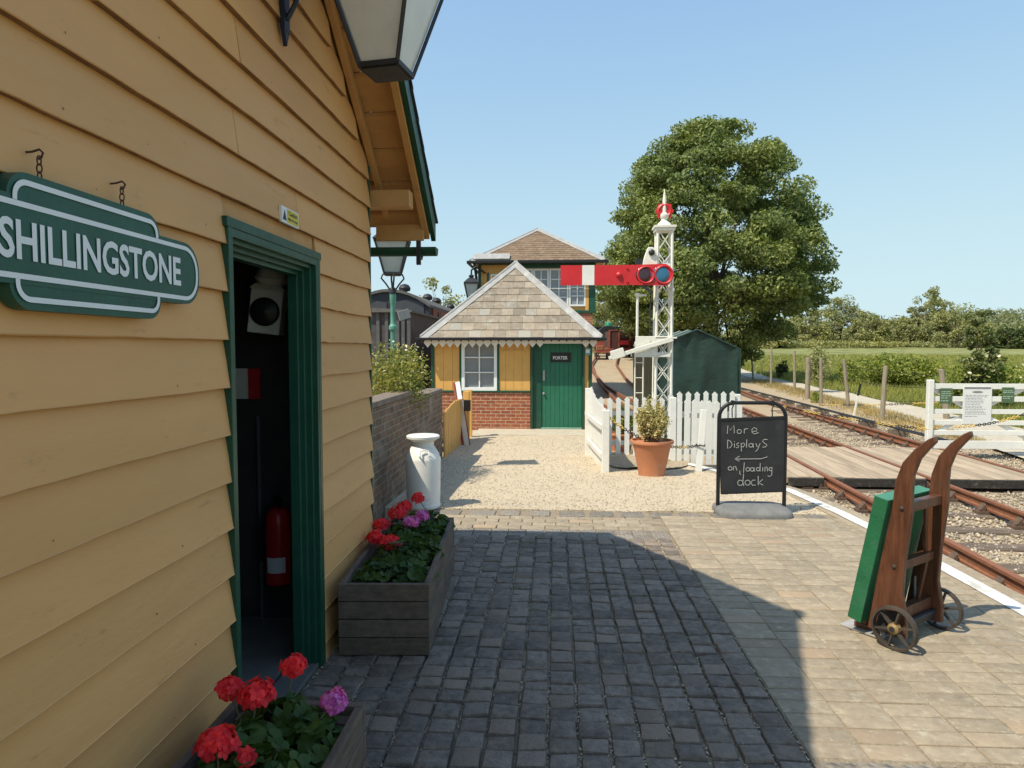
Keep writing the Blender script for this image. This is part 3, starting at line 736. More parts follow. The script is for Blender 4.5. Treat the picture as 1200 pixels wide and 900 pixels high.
# ------------------------------------------------ station name sign
FX = -1.168; TH = .034
sg_ = thing('station_name_sign', 'green target-shaped station name board with white lettering, hung from two hooks on the clapboard wall', 'sign', (FX, 1.682, 1.90))
yc = 1.690
def rrect(y0, y1, z0, z1, r, n=7): return arc(y1-r, z0+r, r, -90, 0, n)+arc(y1-r, z1-r, r, 0, 90, n)+arc(y0+r, z1-r, r, 90, 180, n)+arc(y0+r, z0+r, r, 180, 270, n)
mb = MB(); mb.prism([(FX, *p) for p in rrect(yc-.502, yc+.502, 1.790, 1.983, .085)], (-TH, 0, 0))
mb.prism([(FX-.0015, *p) for p in rrect(yc-.284, yc+.284, 1.735, 2.038, .06)], (-TH-.002, 0, 0)); mb.build('board', m_signgreen, sg_)
mb = MB(); o = (FX+.0022, 0, 0); uy, uz = (0, 1, 0), (0, 0, 1)
strip(mb, rrect(yc-.484, yc+.484, 1.8075, 1.965, .070), .0125, o, uy, uz, True)
strip(mb, [(yc-.265, 1.972)]+arc(yc-.265+.035, 1.980, .035, 180, 90)+arc(yc+.265-.035, 1.980, .035, 90, 0)+[(yc+.265, 1.972)], .0125, o, uy, uz)
strip(mb, [(yc-.265, 1.801)]+arc(yc-.265+.035, 1.793, .035, 180, 270)+arc(yc+.265-.035, 1.793, .035, 270, 360)+[(yc+.265, 1.801)], .0125, o, uy, uz)
mb.build('border', m_white_clean, sg_, fix=False)
mb = MB(); put_text(mb, 'SHILLINGSTONE', (FX+.0026, 1.377, 1.843), uy, uz, .70, .088, .024); mb.build('lettering', m_white_clean, sg_, fix=False)
for (yy_, lab) in ((1.52, 'rusty hook and chain above the left part of the green name board'), (1.82, 'rusty hook and chain above the right part of the green name board')):
    t = thing('hanging_hook', lab, 'hook', (WX+.03, yy_, 2.11), 0, 'hooks carrying the name sign')
    mb = MB(); mb.tube([(WX, yy_, 2.098), (FX-.03, yy_, 2.100), (FX-.012, yy_, 2.105), (FX-.004, yy_, 2.097), (FX-.008, yy_, 2.087), (FX-.016, yy_, 2.083)], .0026, 6); mb.build('hook', m_hook, t, smooth=True)
    mb = MB()
    for i, zc in enumerate((2.080, 2.062, 2.044)):
        r1, r2 = .0065, .011
        pts = []
        for a in range(10):
            u, v = r1*math.cos(a*.628), r2*math.sin(a*.628)
            pts.append((FX-.014+(u if i % 2 else 0), yy_+(0 if i % 2 else u), zc+v))
        mb.tube(pts, .0018, 5, closed=True)
    mb.build('chain', m_hook, t, smooth=True)
# ------------------------------------------------ caution notice
t = thing('caution_sign', 'small yellow caution notice fixed above the open green doorway', 'sign', (WX+.034, 3.06, 2.24))
xx = WX+.0365; z0, z1 = 2.207, 2.277
mb = MB(); mb.box(xx-.012, xx, 2.965, 3.165, z0, z1); mb.build('plate', m_white_clean, t)
mb = MB(); mb.quad((xx+.001, 3.024, z0+.006), (xx+.001, 3.159, z0+.006), (xx+.001, 3.159, z1-.006), (xx+.001, 3.024, z1-.006)); mb.build('yellow_panel', m_cautionyel, t, fix=False)
mb = MB(); put_text(mb, 'Caution', (xx+.002, 3.040, z0+.040), uy, uz, .10, .020, .01); put_text(mb, 'Mind step', (xx+.002, 3.036, z0+.014), uy, uz, .11, .016, .01)
mb.prism([(xx+.001, 2.975, z0+.012), (xx+.001, 3.015, z0+.012), (xx+.001, 2.995, z0+.055)], (.001, 0, 0)); mb.build('lettering', m_black, t, fix=False)

# ------------------------------------------------ lanterns
def lantern(root, c, zb, hb, ht, H, rz, glass, frame_mat, bar, cap=True):
    """tapering four-sided lantern: base half width hb at zb, top half width ht at zb+H"""
    rot = Matrix.Rotation(rz, 3, 'Z'); c = Vector((c[0], c[1], 0))
    pt = lambda sx, sy, h, z: c+rot @ Vector((sx*h, sy*h, 0))+Vector((0, 0, z))
    q = [(-1, -1), (1, -1), (1, 1), (-1, 1)]; fr = MB()
    for i in range(4):
        a, b_ = q[i], q[(i+1) % 4]
        mb = MB(); mb.prism([pt(*a, hb*.94, zb+.01), pt(*b_, hb*.94, zb+.01), pt(*b_, ht*.96, zb+H), pt(*a, ht*.96, zb+H)], (pt((a[0]+b_[0])/2, (a[1]+b_[1])/2, -.006, 0)-pt(0, 0, 0, 0)))
        mb.build('pane', glass, root)
        fr.beam(pt(*a, hb, zb), pt(*a, ht, zb+H), bar, bar)
        fr.beam(pt(*a, hb, zb), pt(*b_, hb, zb), bar, bar*1.5); fr.beam(pt(*a, ht, zb+H), pt(*b_, ht, zb+H), bar*1.6, bar*1.6)
    fr.prism([pt(*s, hb*.92, zb-bar*1.2) for s in q], (0, 0, bar*.8))
    fr.build('lantern_frame', frame_mat, root)
    if cap:
        mb = MB(); mb.v = []; 
        lv = [(ht*1.12, zb+H+bar), (ht*.5, zb+H+ht*.75), (ht*.32, zb+H+ht*.8), (ht*.32, zb+H+ht*1.05), (ht*.42, zb+H+ht*1.1), (ht*.08, zb+H+ht*1.35), (ht*.05, zb+H+ht*1.6)]
        for h, z in lv: mb.v += [tuple(pt(*s, h, z)) for s in q]
        for i in range(len(lv)-1): mb.f += [(i*4+k, i*4+(k+1) % 4, i*4+4+(k+1) % 4, i*4+4+k) for k in range(4)]
        mb.f += [(3, 2, 1, 0), tuple(range(len(lv)*4-4, len(lv)*4))]; mb.mi = [0]*len(mb.f); mb.build('lantern_roof', frame_mat, root)
t = thing('wall_lantern', 'large dark framed lantern with dusty panes, bracketed out from the clapboard wall over the doorway', 'lamp', (WX, 3.03, 3.1))
lantern(t, (-.742, 3.03), 2.868, .088, .215, .46, R(-10), m_lampglass2, m_dark, .014)
mb = MB(); mb.box(WX+.028, WX+.05, 3.0, 3.06, 3.05, 3.75); mb.beam((WX+.05, 3.03, 3.68), (-.742, 3.03, 3.68), .03, .03)
mb.tube([(WX+.05, 3.03, 3.10), (WX+.09, 3.03, 3.17), (WX+.13, 3.03, 3.3), (WX+.23, 3.03, 3.5), (WX+.42, 3.03, 3.67)], .011, 6)
mb.prism([(WX+.03, 3.002, 3.05), (WX+.03, 3.058, 3.05), (WX+.03, 3.03, 2.985)], (.018, 0, 0))
mb.build('bracket', m_navy, t)
mb = MB(); mb.tube([(-.742, 3.03, 3.66), (-.742, 3.03, 3.58)], .02, 8); mb.tube([(-.742, 3.03, 3.3), (-.742, 3.03, 3.1)], .02, 8); mb.build('lamp_holder', m_dark, t)

# ------------------------------------------------ things inside the doorway
t = thing('fire_extinguisher', 'red fire extinguisher standing in the dark open doorway', 'fire extinguisher', (-1.60, 3.83, .28))
cx, cy = -1.60, 3.83
mb = MB(); mb.lathe((cx, cy, .28), [(.06, 0), (.075, .01), (.075, .36), (.07, .40), (.05, .435), (.025, .45)], 20); mb.build('cylinder', m_extred, t, smooth=True)
mb = MB(); mb.lathe((cx, cy, .73), [(.022, 0), (.022, .05), (.012, .055)], 10); mb.beam((cx-.02, cy-.02, .79), (cx+.05, cy-.09, .82), .02, .012); mb.beam((cx-.02, cy-.02, .77), (cx+.05, cy-.09, .765), .02, .010); mb.build('valve_handle', m_black, t)
mb = MB(); mb.tube([(cx-.02, cy, .76), (cx-.07, cy-.02, .74), (cx-.09, cy-.04, .62), (cx-.085, cy-.05, .42)], .011, 6); mb.build('hose', m_black, t, smooth=True)
mb = MB()
vs = []
for i in range(7):
    a = R(-125+i*14); vs += [(cx+.0765*math.cos(a), cy+.0765*math.sin(a), .36), (cx+.0765*math.cos(a), cy+.0765*math.sin(a), .45)]
mb.add(vs, [(2*i, 2*i+2, 2*i+3, 2*i+1) for i in range(6)]); mb.build('paper_label', m_paper, t, fix=False)
mb = MB(); mb.box(cx-.05, cx+.05, 3.9, 3.955, .3, .62); mb.build('wall_bracket', m_dark, t)
t = thing('hanging_signal_lamp', 'old pale signal lamp with a round black lens hanging inside the doorway', 'lamp', (-1.50, 3.62, 1.86))
rot = Matrix.Rotation(R(7), 3, 'Y') @ Matrix.Rotation(R(12), 3, 'Z'); c0 = Vector((-1.59, 3.72, 1.86))
def L(x, y, z): return c0+rot @ Vector((x, y, z))
mb = MB(); mb.prism([L(-.085, -.08, -.13), L(.085, -.08, -.13), L(.085, -.08, .11), L(-.085, -.08, .11)], rot @ Vector((0, .16, 0)))
mb.prism([L(-.095, -.09, .11), L(.095, -.09, .11), L(.07, -.07, .14), L(-.07, -.07, .14)], rot @ Vector((0, .16, 0))); mb.build('casing', m_int if False else m_white, t, bevel=.006)
mb = MB(); mb.lathe(L(0, -.081, -.01), [(.078, 0), (.078, .014), (.070, .018), (.066, .012), (.03, .022), (.0, .026)], 24, axis=rot @ Vector((0, -1, 0))); mb.build('lens', m_black, t, smooth=True)
mb = MB(); mb.lathe(L(0, 0, .14), [(.07, 0), (.09, .03), (.06, .11), (.05, .12)], 14, axis=rot @ Vector((0, 0, 1))); mb.build('chimney', m_white, t, smooth=True)
mb = MB(); mb.tube([L(-.03, 0, .2), (-1.59, 3.72, 2.60)], .008, 6); mb.tube([L(.03, 0, .2), (-1.56, 3.72, 2.60)], .008, 6); mb.build('hanging_rod', m_white, t)
t = thing('wall_board', 'red and white painted board on the inside wall behind the doorway', 'board', (-1.82, 3.93, 1.3))
mb = MB(); mb.box(-2.04, -1.81, 3.925, 3.947, 1.35, 1.53); mb.build('white_board', m_white, t); mb = MB(); mb.box(-1.808, -1.74, 3.925, 3.947, 1.35, 1.53); mb.build('red_board', m_red, t)
mb = MB(); mb.tube([(-1.74, 3.9, .03), (-1.74, 3.9, 1.25)], .012, 8); tag(mb.build('grey_pipe', m_vanrib), 'thin grey pipe standing in the dark doorway left of the fire extinguisher', 'pipe')

# ------------------------------------------------ planters
def planter(label, x0, x1, y0, y1, h, rz, pivot):
    t = thing('flower_planter', label, 'planter', pivot, rz, 'wooden flower planters along the wall')
    ox, oy = pivot[0], pivot[1]
    nb = 4; bh = h/nb
    def side(f0, f1, nrm):
        for i in range(nb): pass
    mb = MB()
    for i in range(nb):
        e = random.uniform(-.003, .003); z0 = .012+i*bh+.003; z1 = .012+(i+1)*bh-.003
        mb.box(x0-ox, x1-ox, y0-oy+e, y0-oy+.03+e, z0, z1)
    a = mb.build('front_panel', m_planter, t, local=True, bevel=.004)
    mb = MB()
    for i in range(nb): mb.box(x0-ox, x1-ox, y1-oy-.03, y1-oy, .012+i*bh+.003, .012+(i+1)*bh-.003)
    mb.build('back_panel', m_planter, t, local=True, bevel=.004)
    for xs in ((x0, x0+.03), (x1-.03, x1)):
        mb = MB()
        for i in range(nb):
            e = random.uniform(-.003, .003)
            mb.box(xs[0]-ox+e, xs[1]-ox+e, y0-oy+.033, y1-oy-.033, .012+i*bh+.003, .012+(i+1)*bh-.003)
        mb.build('side_panel', m_planter, t, local=True, bevel=.004)
    for xs in (x0+.04, x1-.09):
        for ys_ in (y0+.04, y1-.09): mb = MB(); mb.box(xs-ox, xs-ox+.05, ys_-oy, ys_-oy+.05, 0, h-.02); mb.build('corner_post', m_planter, t, local=True)
    V = []; F = []; nx_, ny_ = 8, 24
    for j in range(ny_+1):
        for i in range(nx_+1):
            x, y = lerp(x0+.03, x1-.03, i/nx_)-ox, lerp(y0+.03, y1-.03, j/ny_)-oy; V.append((x, y, h-.055+.02*noise.noise((x*11, y*11, 0))))
    for j in range(ny_):
        for i in range(nx_): F.append((j*(nx_+1)+i, j*(nx_+1)+i+1, (j+1)*(nx_+1)+i+1, (j+1)*(nx_+1)+i))
    MB().add(V, F).build('soil', m_soil, t, local=True, fix=False)
    return t
planter('grey wooden flower trough between the doorway and the milk churn, planted with red geraniums', -1.145, -.66, 3.51, 4.95, .39, R(3.2), (-.9, 3.51, 0))
planter('nearest wooden flower trough at the bottom edge, left of the doorway', -1.125, -.655, 1.0, 2.29, .405, R(0), (-.9, 1.05, 0))

def geranium(label, base, heads, nleaf=34, spread=.13, hgt=.16, group=None):
    base = Vector(base)
    t = thing('geranium', label, 'flower', base, 0, group)
    V = []; F = []; stems = MB()
    for i in range(nleaf):
        a = random.uniform(0, 6.283); rr = spread*math.sqrt(random.random()); z = hgt*(1-.75*(rr/spread)**2)*random.uniform(.35, 1.0)+.01
        c = base+Vector((rr*math.cos(a), rr*math.sin(a), z)); r = random.uniform(.023, .045)
        nrm = Vector((math.cos(a)*rr/spread*.9+random.uniform(-.4, .4), math.sin(a)*rr/spread*.9+random.uniform(-.4, .4), 1)).normalized()
        u = nrm.cross(Vector((random.random(), random.random(), .1))).normalized(); v = nrm.cross(u)
        o = len(V); V.append(tuple(c-nrm*r*.25)); m = 18
        for k in range(m):
            q = 2*math.pi*k/m*.94+.15; rad = r*(1+.09*math.cos(q*6)); V.append(tuple(c+u*rad*math.cos(q)+v*rad*math.sin(q)+nrm*.12*r*math.sin(q*3)))
        F += [(o, o+1+k, o+1+(k+1) % m) for k in range(m-1)]
        if i % 2 == 0: stems.tube([base+Vector((0, 0, -.02)), base+Vector((rr*.4*math.cos(a), rr*.4*math.sin(a), z*.6)), c-nrm*r*.25], .0022, 4)
    for hc, hr, hm in heads: stems.tube([base+Vector((0, 0, .0)), base.lerp(hc, .5)+Vector((0, 0, .02)), hc], .0028, 5)
    MB().add(V, F).build('leaves', m_leaf_ger, t, fix=False)
    stems.build('stems', m_stem, t, smooth=True)
    for hc, hr, hm in heads:
        V = []; F = []; n = max(9, int(30*(hr/.05)))
        for i in range(n):
            zz = 1-1.35*(i+.5)/n; ph = i*2.399+random.uniform(-.2, .2); rr = math.sqrt(max(0, 1-zz*zz))
            d = Vector((rr*math.cos(ph), rr*math.sin(ph), zz*.8+.08)); c = hc+d*hr*random.uniform(.62, 1.08); d.normalize()
            d = (d+Vector((random.uniform(-.35, .35), random.uniform(-.35, .35), random.uniform(-.2, .35)))).normalized()
            u = d.cross(Vector((.3, .5, .8))).normalized(); v = d.cross(u); fs_ = random.uniform(.015, .023)
            for k in range(5):
                q = 2*math.pi*k/5+i; e = u*math.cos(q)+v*math.sin(q); w = d.cross(e)
                o = len(V); V += [tuple(c), tuple(c+e*fs_*.7+w*fs_*.46+d*fs_*.30), tuple(c+e*fs_*1.15+w*fs_*.22+d*fs_*.22), tuple(c+e*fs_*1.15-w*fs_*.22+d*fs_*.22), tuple(c+e*fs_*.7-w*fs_*.46+d*fs_*.30)]
                F.append((o, o+1, o+2, o+3, o+4))
        MB().add(V, F).build('flower_head', hm, t, fix=False)
    return t
H = lambda px, py, D, r, m: (P(px, py, D), r, m)
H = lambda px, py, D, r, m: (P(px, py, D), r*1.18, m)
RD, PK = m_petal_red, m_petal_pink; G1, G2 = 'geraniums in the near trough', 'geraniums in the far trough'
geranium('red geranium with a tall single bloom at the back of the near trough', (-.90, 2.16, .36), [H(345, 781, 2.25, .034, RD)], 46, .13, .13, G1)
geranium('red geranium with twin large blooms beside the wall in the near trough', (-.95, 2.02, .36), [H(301, 815, 2.12, .045, RD), H(270, 808, 2.16, .034, RD)], 46, .14, .12, G1)
geranium('pink geranium at the right back corner of the near trough', (-.80, 2.10, .36), [H(392, 823, 2.2, .034, PK)], 40, .12, .10, G1)
geranium('red geranium at the bottom left of the picture, lowest bloom', (-.93, 1.80, .36), [H(253, 874, 1.87, .045, RD), H(289, 887, 1.86, .016, RD)], 46, .14, .11, G1)
geranium('leafy geranium without blooms by the right side of the near trough', (-.83, 1.86, .36), [], 50, .13, .13, G1)
geranium('red geranium carrying the large double bloom at the front of the far trough', (-.93, 4.02, .35), [H(456, 638, 4.13, .058, RD), H(440, 632, 4.2, .048, RD)], 44, .17, .15, G2)
geranium('pink geranium at the front right of the far trough', (-.84, 4.12, .35), [H(477, 643, 4.15, .04, PK)], 44, .15, .13, G2)
geranium('red geranium by the wall in the middle of the far trough', (-1.0, 4.40, .35), [H(447, 616, 4.45, .042, RD)], 38, .13, .14, G2)
geranium('pink geranium with two pale blooms in the middle of the far trough', (-.84, 4.50, .35), [H(482, 614, 4.5, .046, PK), H(495, 605, 4.62, .034, PK)], 38, .13, .13, G2)
geranium('red geranium with a broad scarlet bloom towards the back of the far trough', (-.98, 4.68, .35), [H(466, 603, 4.72, .05, RD), H(475, 594, 4.8, .038, RD)], 40, .13, .14, G2)
geranium('red geranium with the tallest bloom at the back of the far trough', (-.86, 4.84, .35), [H(490, 585, 4.88, .036, RD)], 36, .12, .12, G2)

geranium('leafy geranium without blooms at the front left corner of the far trough', (-.98, 3.78, .33), [], 46, .16, .12, G2)
geranium('leafy geranium without blooms at the front right corner of the far trough', (-.80, 3.80, .33), [], 40, .13, .09, G2)
# ------------------------------------------------ milk churn
c = Vector((-1.36, 6.97, 0)); t = thing('milk_churn', 'white painted milk churn standing in front of the old brick wall', 'milk churn', c)
mb = MB(); mb.lathe(c, [(.172, .0), (.178, .015), (.178, .03), (.172, .04), (.174, .10), (.182, .50), (.180, .515), (.172, .53), (.165, .56), (.125, .625), (.112, .64), (.110, .69), (.116, .70)], 36); mb.build('body', m_churn, t, smooth=True)
mb = MB(); mb.lathe(c+Vector((0, 0, .70)), [(.118, -.012), (.150, .012), (.170, .022), (.172, .044), (.16, .052), (.06, .060), (.02, .062)], 36); mb.build('lid', m_churn, t, smooth=True)
for ang in (-75, 105):
    d = Vector((math.cos(R(ang)), math.sin(R(ang)), 0)); s_ = Vector((-d.y, d.x, 0))
    pts = [c+d*.170+s_*.045+Vector((0, 0, .545)), c+d*.20+s_*.048+Vector((0, 0, .56)), c+d*.175+s_*.042+Vector((0, 0, .605)), c+d*.165+Vector((0, 0, .618)), c+d*.175-s_*.042+Vector((0, 0, .605)), c+d*.20-s_*.048+Vector((0, 0, .56)), c+d*.170-s_*.045+Vector((0, 0, .545))]
    mb = MB(); mb.tube(pts, .008, 8); mb.build('handle', m_churn, t, smooth=True)

# ------------------------------------------------ brick garden wall, bush, fence
t = thing('brick_wall', 'old dark brick wall with a stepped top between the station building and the yellow boarded fence', 'wall', (-1.85, 7.6, -.1))
mb = MB(); mb.box(-2.01, -1.76, 4.72, 8.42, -.3, 1.06); mb.box(-2.01, -1.762, 8.42, 10.62, -.3, .96); mb.build('brickwork', m_brick_old, t)
mb = MB(); mb.box(-2.015, -1.754, 4.72, 8.43, 1.062, 1.125); mb.box(-2.013, -1.757, 8.435, 10.63, .962, 1.02); mb.build('coping', M('wall_coping', (.19, .145, .115), rough=.95, var=.25, scale=9, bump=.5, dirt=(.10, .09, .08), dirt_amt=.5), t, bevel=.012)
def bush(name, label, cat, c, rad, n, size, mat, stem=True, lumps=9, extra=None, group=None, shell=.3, nst=9):
    c = Vector(c); t = thing(name, label, cat, (c.x, c.y, c.z), 0, group); rad = np.array(rad)
    L, _ = ball(lumps, .5); L[:, 2] = np.abs(L[:, 2])*.9+.05 if False else L[:, 2]
    Cs = []
    for i in range(lumps):
        b_, d = ball(n//lumps, shell); Cs.append(L[i]*rad*.62+b_*rad*rng.uniform(.32, .55))
    C = np.concatenate(Cs); cz = np.array([c.x, c.y, c.z+rad[2]])
    C = C[C[:, 2] > -rad[2]*.98]
    V, F = leaf_quads(C+cz, size); np_mesh('foliage', V, F, mat, t)
    if stem:
        mb = MB()
        for i in range(nst):
            e = Vector(L[i % lumps]*rad*.7)+Vector(cz); mb.tube([c+Vector((random.uniform(-.05, .05), random.uniform(-.05, .05), -.05)), c.lerp(e, .5)+Vector((random.uniform(-.05, .05), 0, .05)), e], [.012*size*12, .009*size*12, .003*size*12], 5)
        mb.build('stems', m_bark, t, smooth=True)
    if extra:
        n2, s2, m2 = extra; b_, _ = ball(n2, .8); b_[:, 2] = np.abs(b_[:, 2]); V, F = leaf_quads(b_*rad*.98+cz, s2, aspect=.9); np_mesh('blossom', V, F, m2, t)
    return t
bush('variegated_bush', 'loose yellow-green variegated bush leaning over the stepped brick wall', 'bush', (-1.98, 8.55, .62), (.42, .80, .60), 4800, .046, m_leaf_varieg, lumps=24, extra=(70, .03, m_petal_white), nst=22)
bush('trailing_bush', 'sparse twiggy bush behind the brick wall, nearer the porter hut', 'bush', (-2.25, 10.0, .35), (.38, .7, .50), 1300, .05, m_leaf_varieg, lumps=14, nst=14)
t = thing('boarded_fence', 'yellow vertical-boarded fence between the brick wall and the porter hut', 'fence', (-1.74, 12, -.15))
mb = MB(); y = 10.66
while y < 13.3:
    h = .62+.10*math.sin((y-10.6)*1.1)+random.uniform(-.01, .01); mb.box(-1.76, -1.735+random.uniform(0, .006), y, y+.110, plat_z(y)-.02, h); y += .125
mb.build('board_panel', m_yellow, t, bevel=.003)
mb = MB(); mb.box(-1.80, -1.77, 10.66, 13.3, .40, .48); mb.box(-1.80, -1.77, 10.66, 13.3, 0, .08); mb.build('rail', m_yellow, t)
for yq in (13.32, 13.75):
    mb = MB(); mb.box(-1.80, -1.68, yq, yq+.10, -.2, .80); mb.build('fence_post', m_yellow, t, bevel=.006)
t = thing('leaning_pole', 'narrow red-edged white board leaning against the yellow fence', 'board', (-1.6, 12.6, -.13))
mb = MB(); a, b_ = P(548, 527, 12.4), P(536, 448, 12.9); mb.beam(a, b_, .028, .10, (1, -.4, 0)); mb.build('white_face', m_white, t)
mb = MB(); mb.beam(a+Vector((-.07, -.02, 0)), b_+Vector((-.07, -.02, 0)), .03, .035, (1, -.4, 0)); mb.beam(a+Vector((.055, -.022, 0)), a.lerp(b_, .6)+Vector((.055, -.022, 0)), .015, .02, (1, -.4, 0)); mb.build('red_edge', m_wagon, t)
mb = MB(); q = P(547, 475, 12.5); mb.box(q.x-.05, q.x+.07, q.y-.06, q.y+.04, q.z-.10, q.z+.10); mb.build('black_box', m_black, t, bevel=.008)
# ================================================================ porter's hut
HX0, HX1, HY = -2.76, .815, 15.2; GZ = -.19
hut = thing('porter_hut', 'small yellow porter hut on a red brick base with slate hipped roof and green door', 'hut', ((HX0+HX1)/2, HY, GZ))
px2x = lambda px, y=HY: P(px, 450, y).x
pz = lambda py, y=HY, px=600: P(px, py, y).z
XB = px2x(621.5)
mb = MB(); mb.box(HX0+.02, XB, HY, HY+4.6, GZ-.2, .66); mb.build('brick_base', m_brick_red, hut)
wl, wr = px2x(541), px2x(582.5); zs = pz(460.5)
mb = MB()
def boards(x0, x1, z0, z1):
    n = max(1, round((x1-x0)/.185)); w = (x1-x0)/n
    for k in range(n):
        mb.box(x0+k*w+.004, x0+(k+1)*w-.004, HY+.012, HY+.05, z0, z1)
    for k in range(n+1): mb.box(max(x0, x0+k*w-.012), min(x1, x0+k*w+.012), HY+.02, HY+.045, z0, z1)
boards(HX0+.06, wl, .70, 1.95); boards(wr+.01, XB, .70, 1.95); boards(px2x(684.5), HX1-.06, GZ, 1.95)
mb.box(wl, wr+.01, HY+.05, HY+.09, GZ, 1.95) if False else None
mb.box(HX0, HX0+.05, HY+.05, HY+4.6, .66, 1.95); mb.box(HX1-.05, HX1, HY+.05, HY+4.6, GZ, 1.95); mb.box(HX0, HX1, HY+4.55, HY+4.62, GZ, 1.95)
mb.build('wall_boarding', m_yellow, hut, bevel=.003)
mb = MB(); mb.box(HX0+.04, HX1-.04, HY+.14, HY+.18, GZ, 1.95); mb.build('inner_lining', m_int, hut)
for (a, b_) in ((HX0-.01, HX0+.06), (HX1-.06, HX1+.012)): MB().box(a, b_, HY-.012, HY+.06, GZ, 1.95).build('corner_trim', m_green, hut, bevel=.003)
MB().box(HX0+.06, XB-.002, HY-.03, HY+.06, .662, .70).build('sill_rail', m_green, hut, bevel=.003)
x0 = px2x(585.5)
mb = MB(); xa, xb = px2x(589), px2x(614); z = pz(412); mb.box(xa, xb, HY-.006, HY+.011, z-.03, z+.03); mb.build('batten_plate', m_yellow, hut, bevel=.003)
# window
mb = MB(); zt = 1.84; za = zs+.03
mb.box(wl, wl+.07, HY-.02, HY+.08, za, zt); mb.box(wr-.07, wr, HY-.02, HY+.08, za, zt); mb.box(wl+.07, wr-.07, HY-.02, HY+.08, za, za+.09); mb.box(wl+.07, wr-.07, HY-.02, HY+.08, zt-.06, zt)
win = mb.build('window', m_white_clean, hut, bevel=.004)
mb = MB(); xm = (wl+wr)/2; mb.box(xm-.014, xm+.014, HY+.01, HY+.05, za+.09, zt-.06)
for i in (1, 2):
    zq = lerp(za+.09, zt-.06, i/3); mb.box(wl+.07, xm-.0145, HY+.012, HY+.048, zq-.012, zq+.012); mb.box(xm+.0145, wr-.07, HY+.012, HY+.048, zq-.012, zq+.012)
mb.build('glazing_bars', m_white_clean, win)
mb = MB(); mb.box(wl+.05, wr-.05, HY+.055, HY+.06, za+.05, zt-.03); mb.build('pane', m_frost, win)
mb = MB(); mb.box(wl-.05, wl-.004, HY-.008, HY+.08, za-.02, zt); mb.box(wr+.004, wr+.05, HY-.008, HY+.08, za-.02, zt); mb.build('window_trim', m_green, hut, bevel=.003)
# door
dl, dr, dt = px2x(634.5), px2x(681), pz(401); fl = px2x(622); frr = px2x(685)
mb = MB(); mb.box(fl, fl+.045, HY-.035, HY+.14, GZ+.03, 1.84); mb.box(frr-.05, frr, HY-.035, HY+.14, GZ+.03, 1.84); mb.box(fl+.045, frr-.05, HY-.032, HY+.13, 1.76, 1.84)
mb.box(fl+.046, dl, HY+.03, HY+.06, GZ+.03, 1.758)
mb.build('door_frame', m_green, hut, bevel=.004)
mb = MB(); n = 9; w = (dr+.02-dl)/n
for k in range(n): mb.box(dl+.003+k*w, dl+(k+1)*w-.001, HY+.055, HY+.085, GZ+.07, 1.76)
door = mb.build('door', m_green_door, hut, bevel=.003)
mb = MB(); mb.box(dl+.03, dl+.075, HY+.035, HY+.054, pz(446), pz(434)); mb.lathe((dl+.05, HY+.05, pz(461)), [(.02, 0), (.028, .03), (.02, .05)], 10, axis=(0, -1, 0)); mb.build('handle', m_lead, door)
mb = MB(); mb.box(px2x(645), px2x(669.5), HY+.046, HY+.054, pz(424.5), pz(413)); pq = mb.build('name_plate', m_black, door)
mb = MB(); xa, xb = px2x(648), px2x(665); put_text(mb, 'PORTER', (xa, HY+.0445, pz(421.3)), (1, 0, 0), (0, 0, 1), xb-xa, .075, .012); mb.build('lettering', m_white_clean, door, fix=False)
mb = MB(); mb.box(dl, dr+.02, HY-.01, HY+.06, GZ+.02, GZ+.068); mb.build('threshold', M('pale_green', (.20, .33, .26), rough=.6), hut, bevel=.004)
# valance
mb = MB(); zv = 1.80; xv0, xv1 = px2x(499), px2x(698.5); x = xv0; tw = .166
while x < xv1-.02:
    w = min(tw, xv1-x); y_ = HY-.19
    plain = px2x(637) < x+tw/2 < px2x(679)
    if plain: mb.prism([(x, y_, zv-.05), (x+w, y_, zv-.05), (x+w, y_, zv+.06), (x, y_, zv+.06)], (0, .02, 0))
    else: mb.prism([(x, y_, zv-.035), (x+w*.5, y_, zv-.135), (x+w, y_, zv-.035), (x+w, y_, zv+.06), (x, y_, zv+.06)], (0, .02, 0))
    x += w
mb.build('valance', m_white, hut)
mb = MB(); x = xv0
while x < xv1-.02: mb.lathe((x+.0, HY-.192, zv+.012), [(.018, 0), (.018, .003)], 8, axis=(0, -1, 0)); x += tw
mb.build('valance_holes', m_black, hut)
t = tag(MB().box(px2x(685.3), px2x(691.8), HY-.02, HY+.01, pz(416), pz(408)).build('notice_plate', M('notice_blue', (.14, .30, .33), rough=.4)), 'small blue and white notice fixed right of the green PORTER door', 'notice')
tag(t, None)
mb = MB(); mb.box(px2x(686.5), px2x(690.5), HY-.022, HY-.019, pz(413.5), pz(409.5)); mb.build('white_symbol', m_white_clean, t)
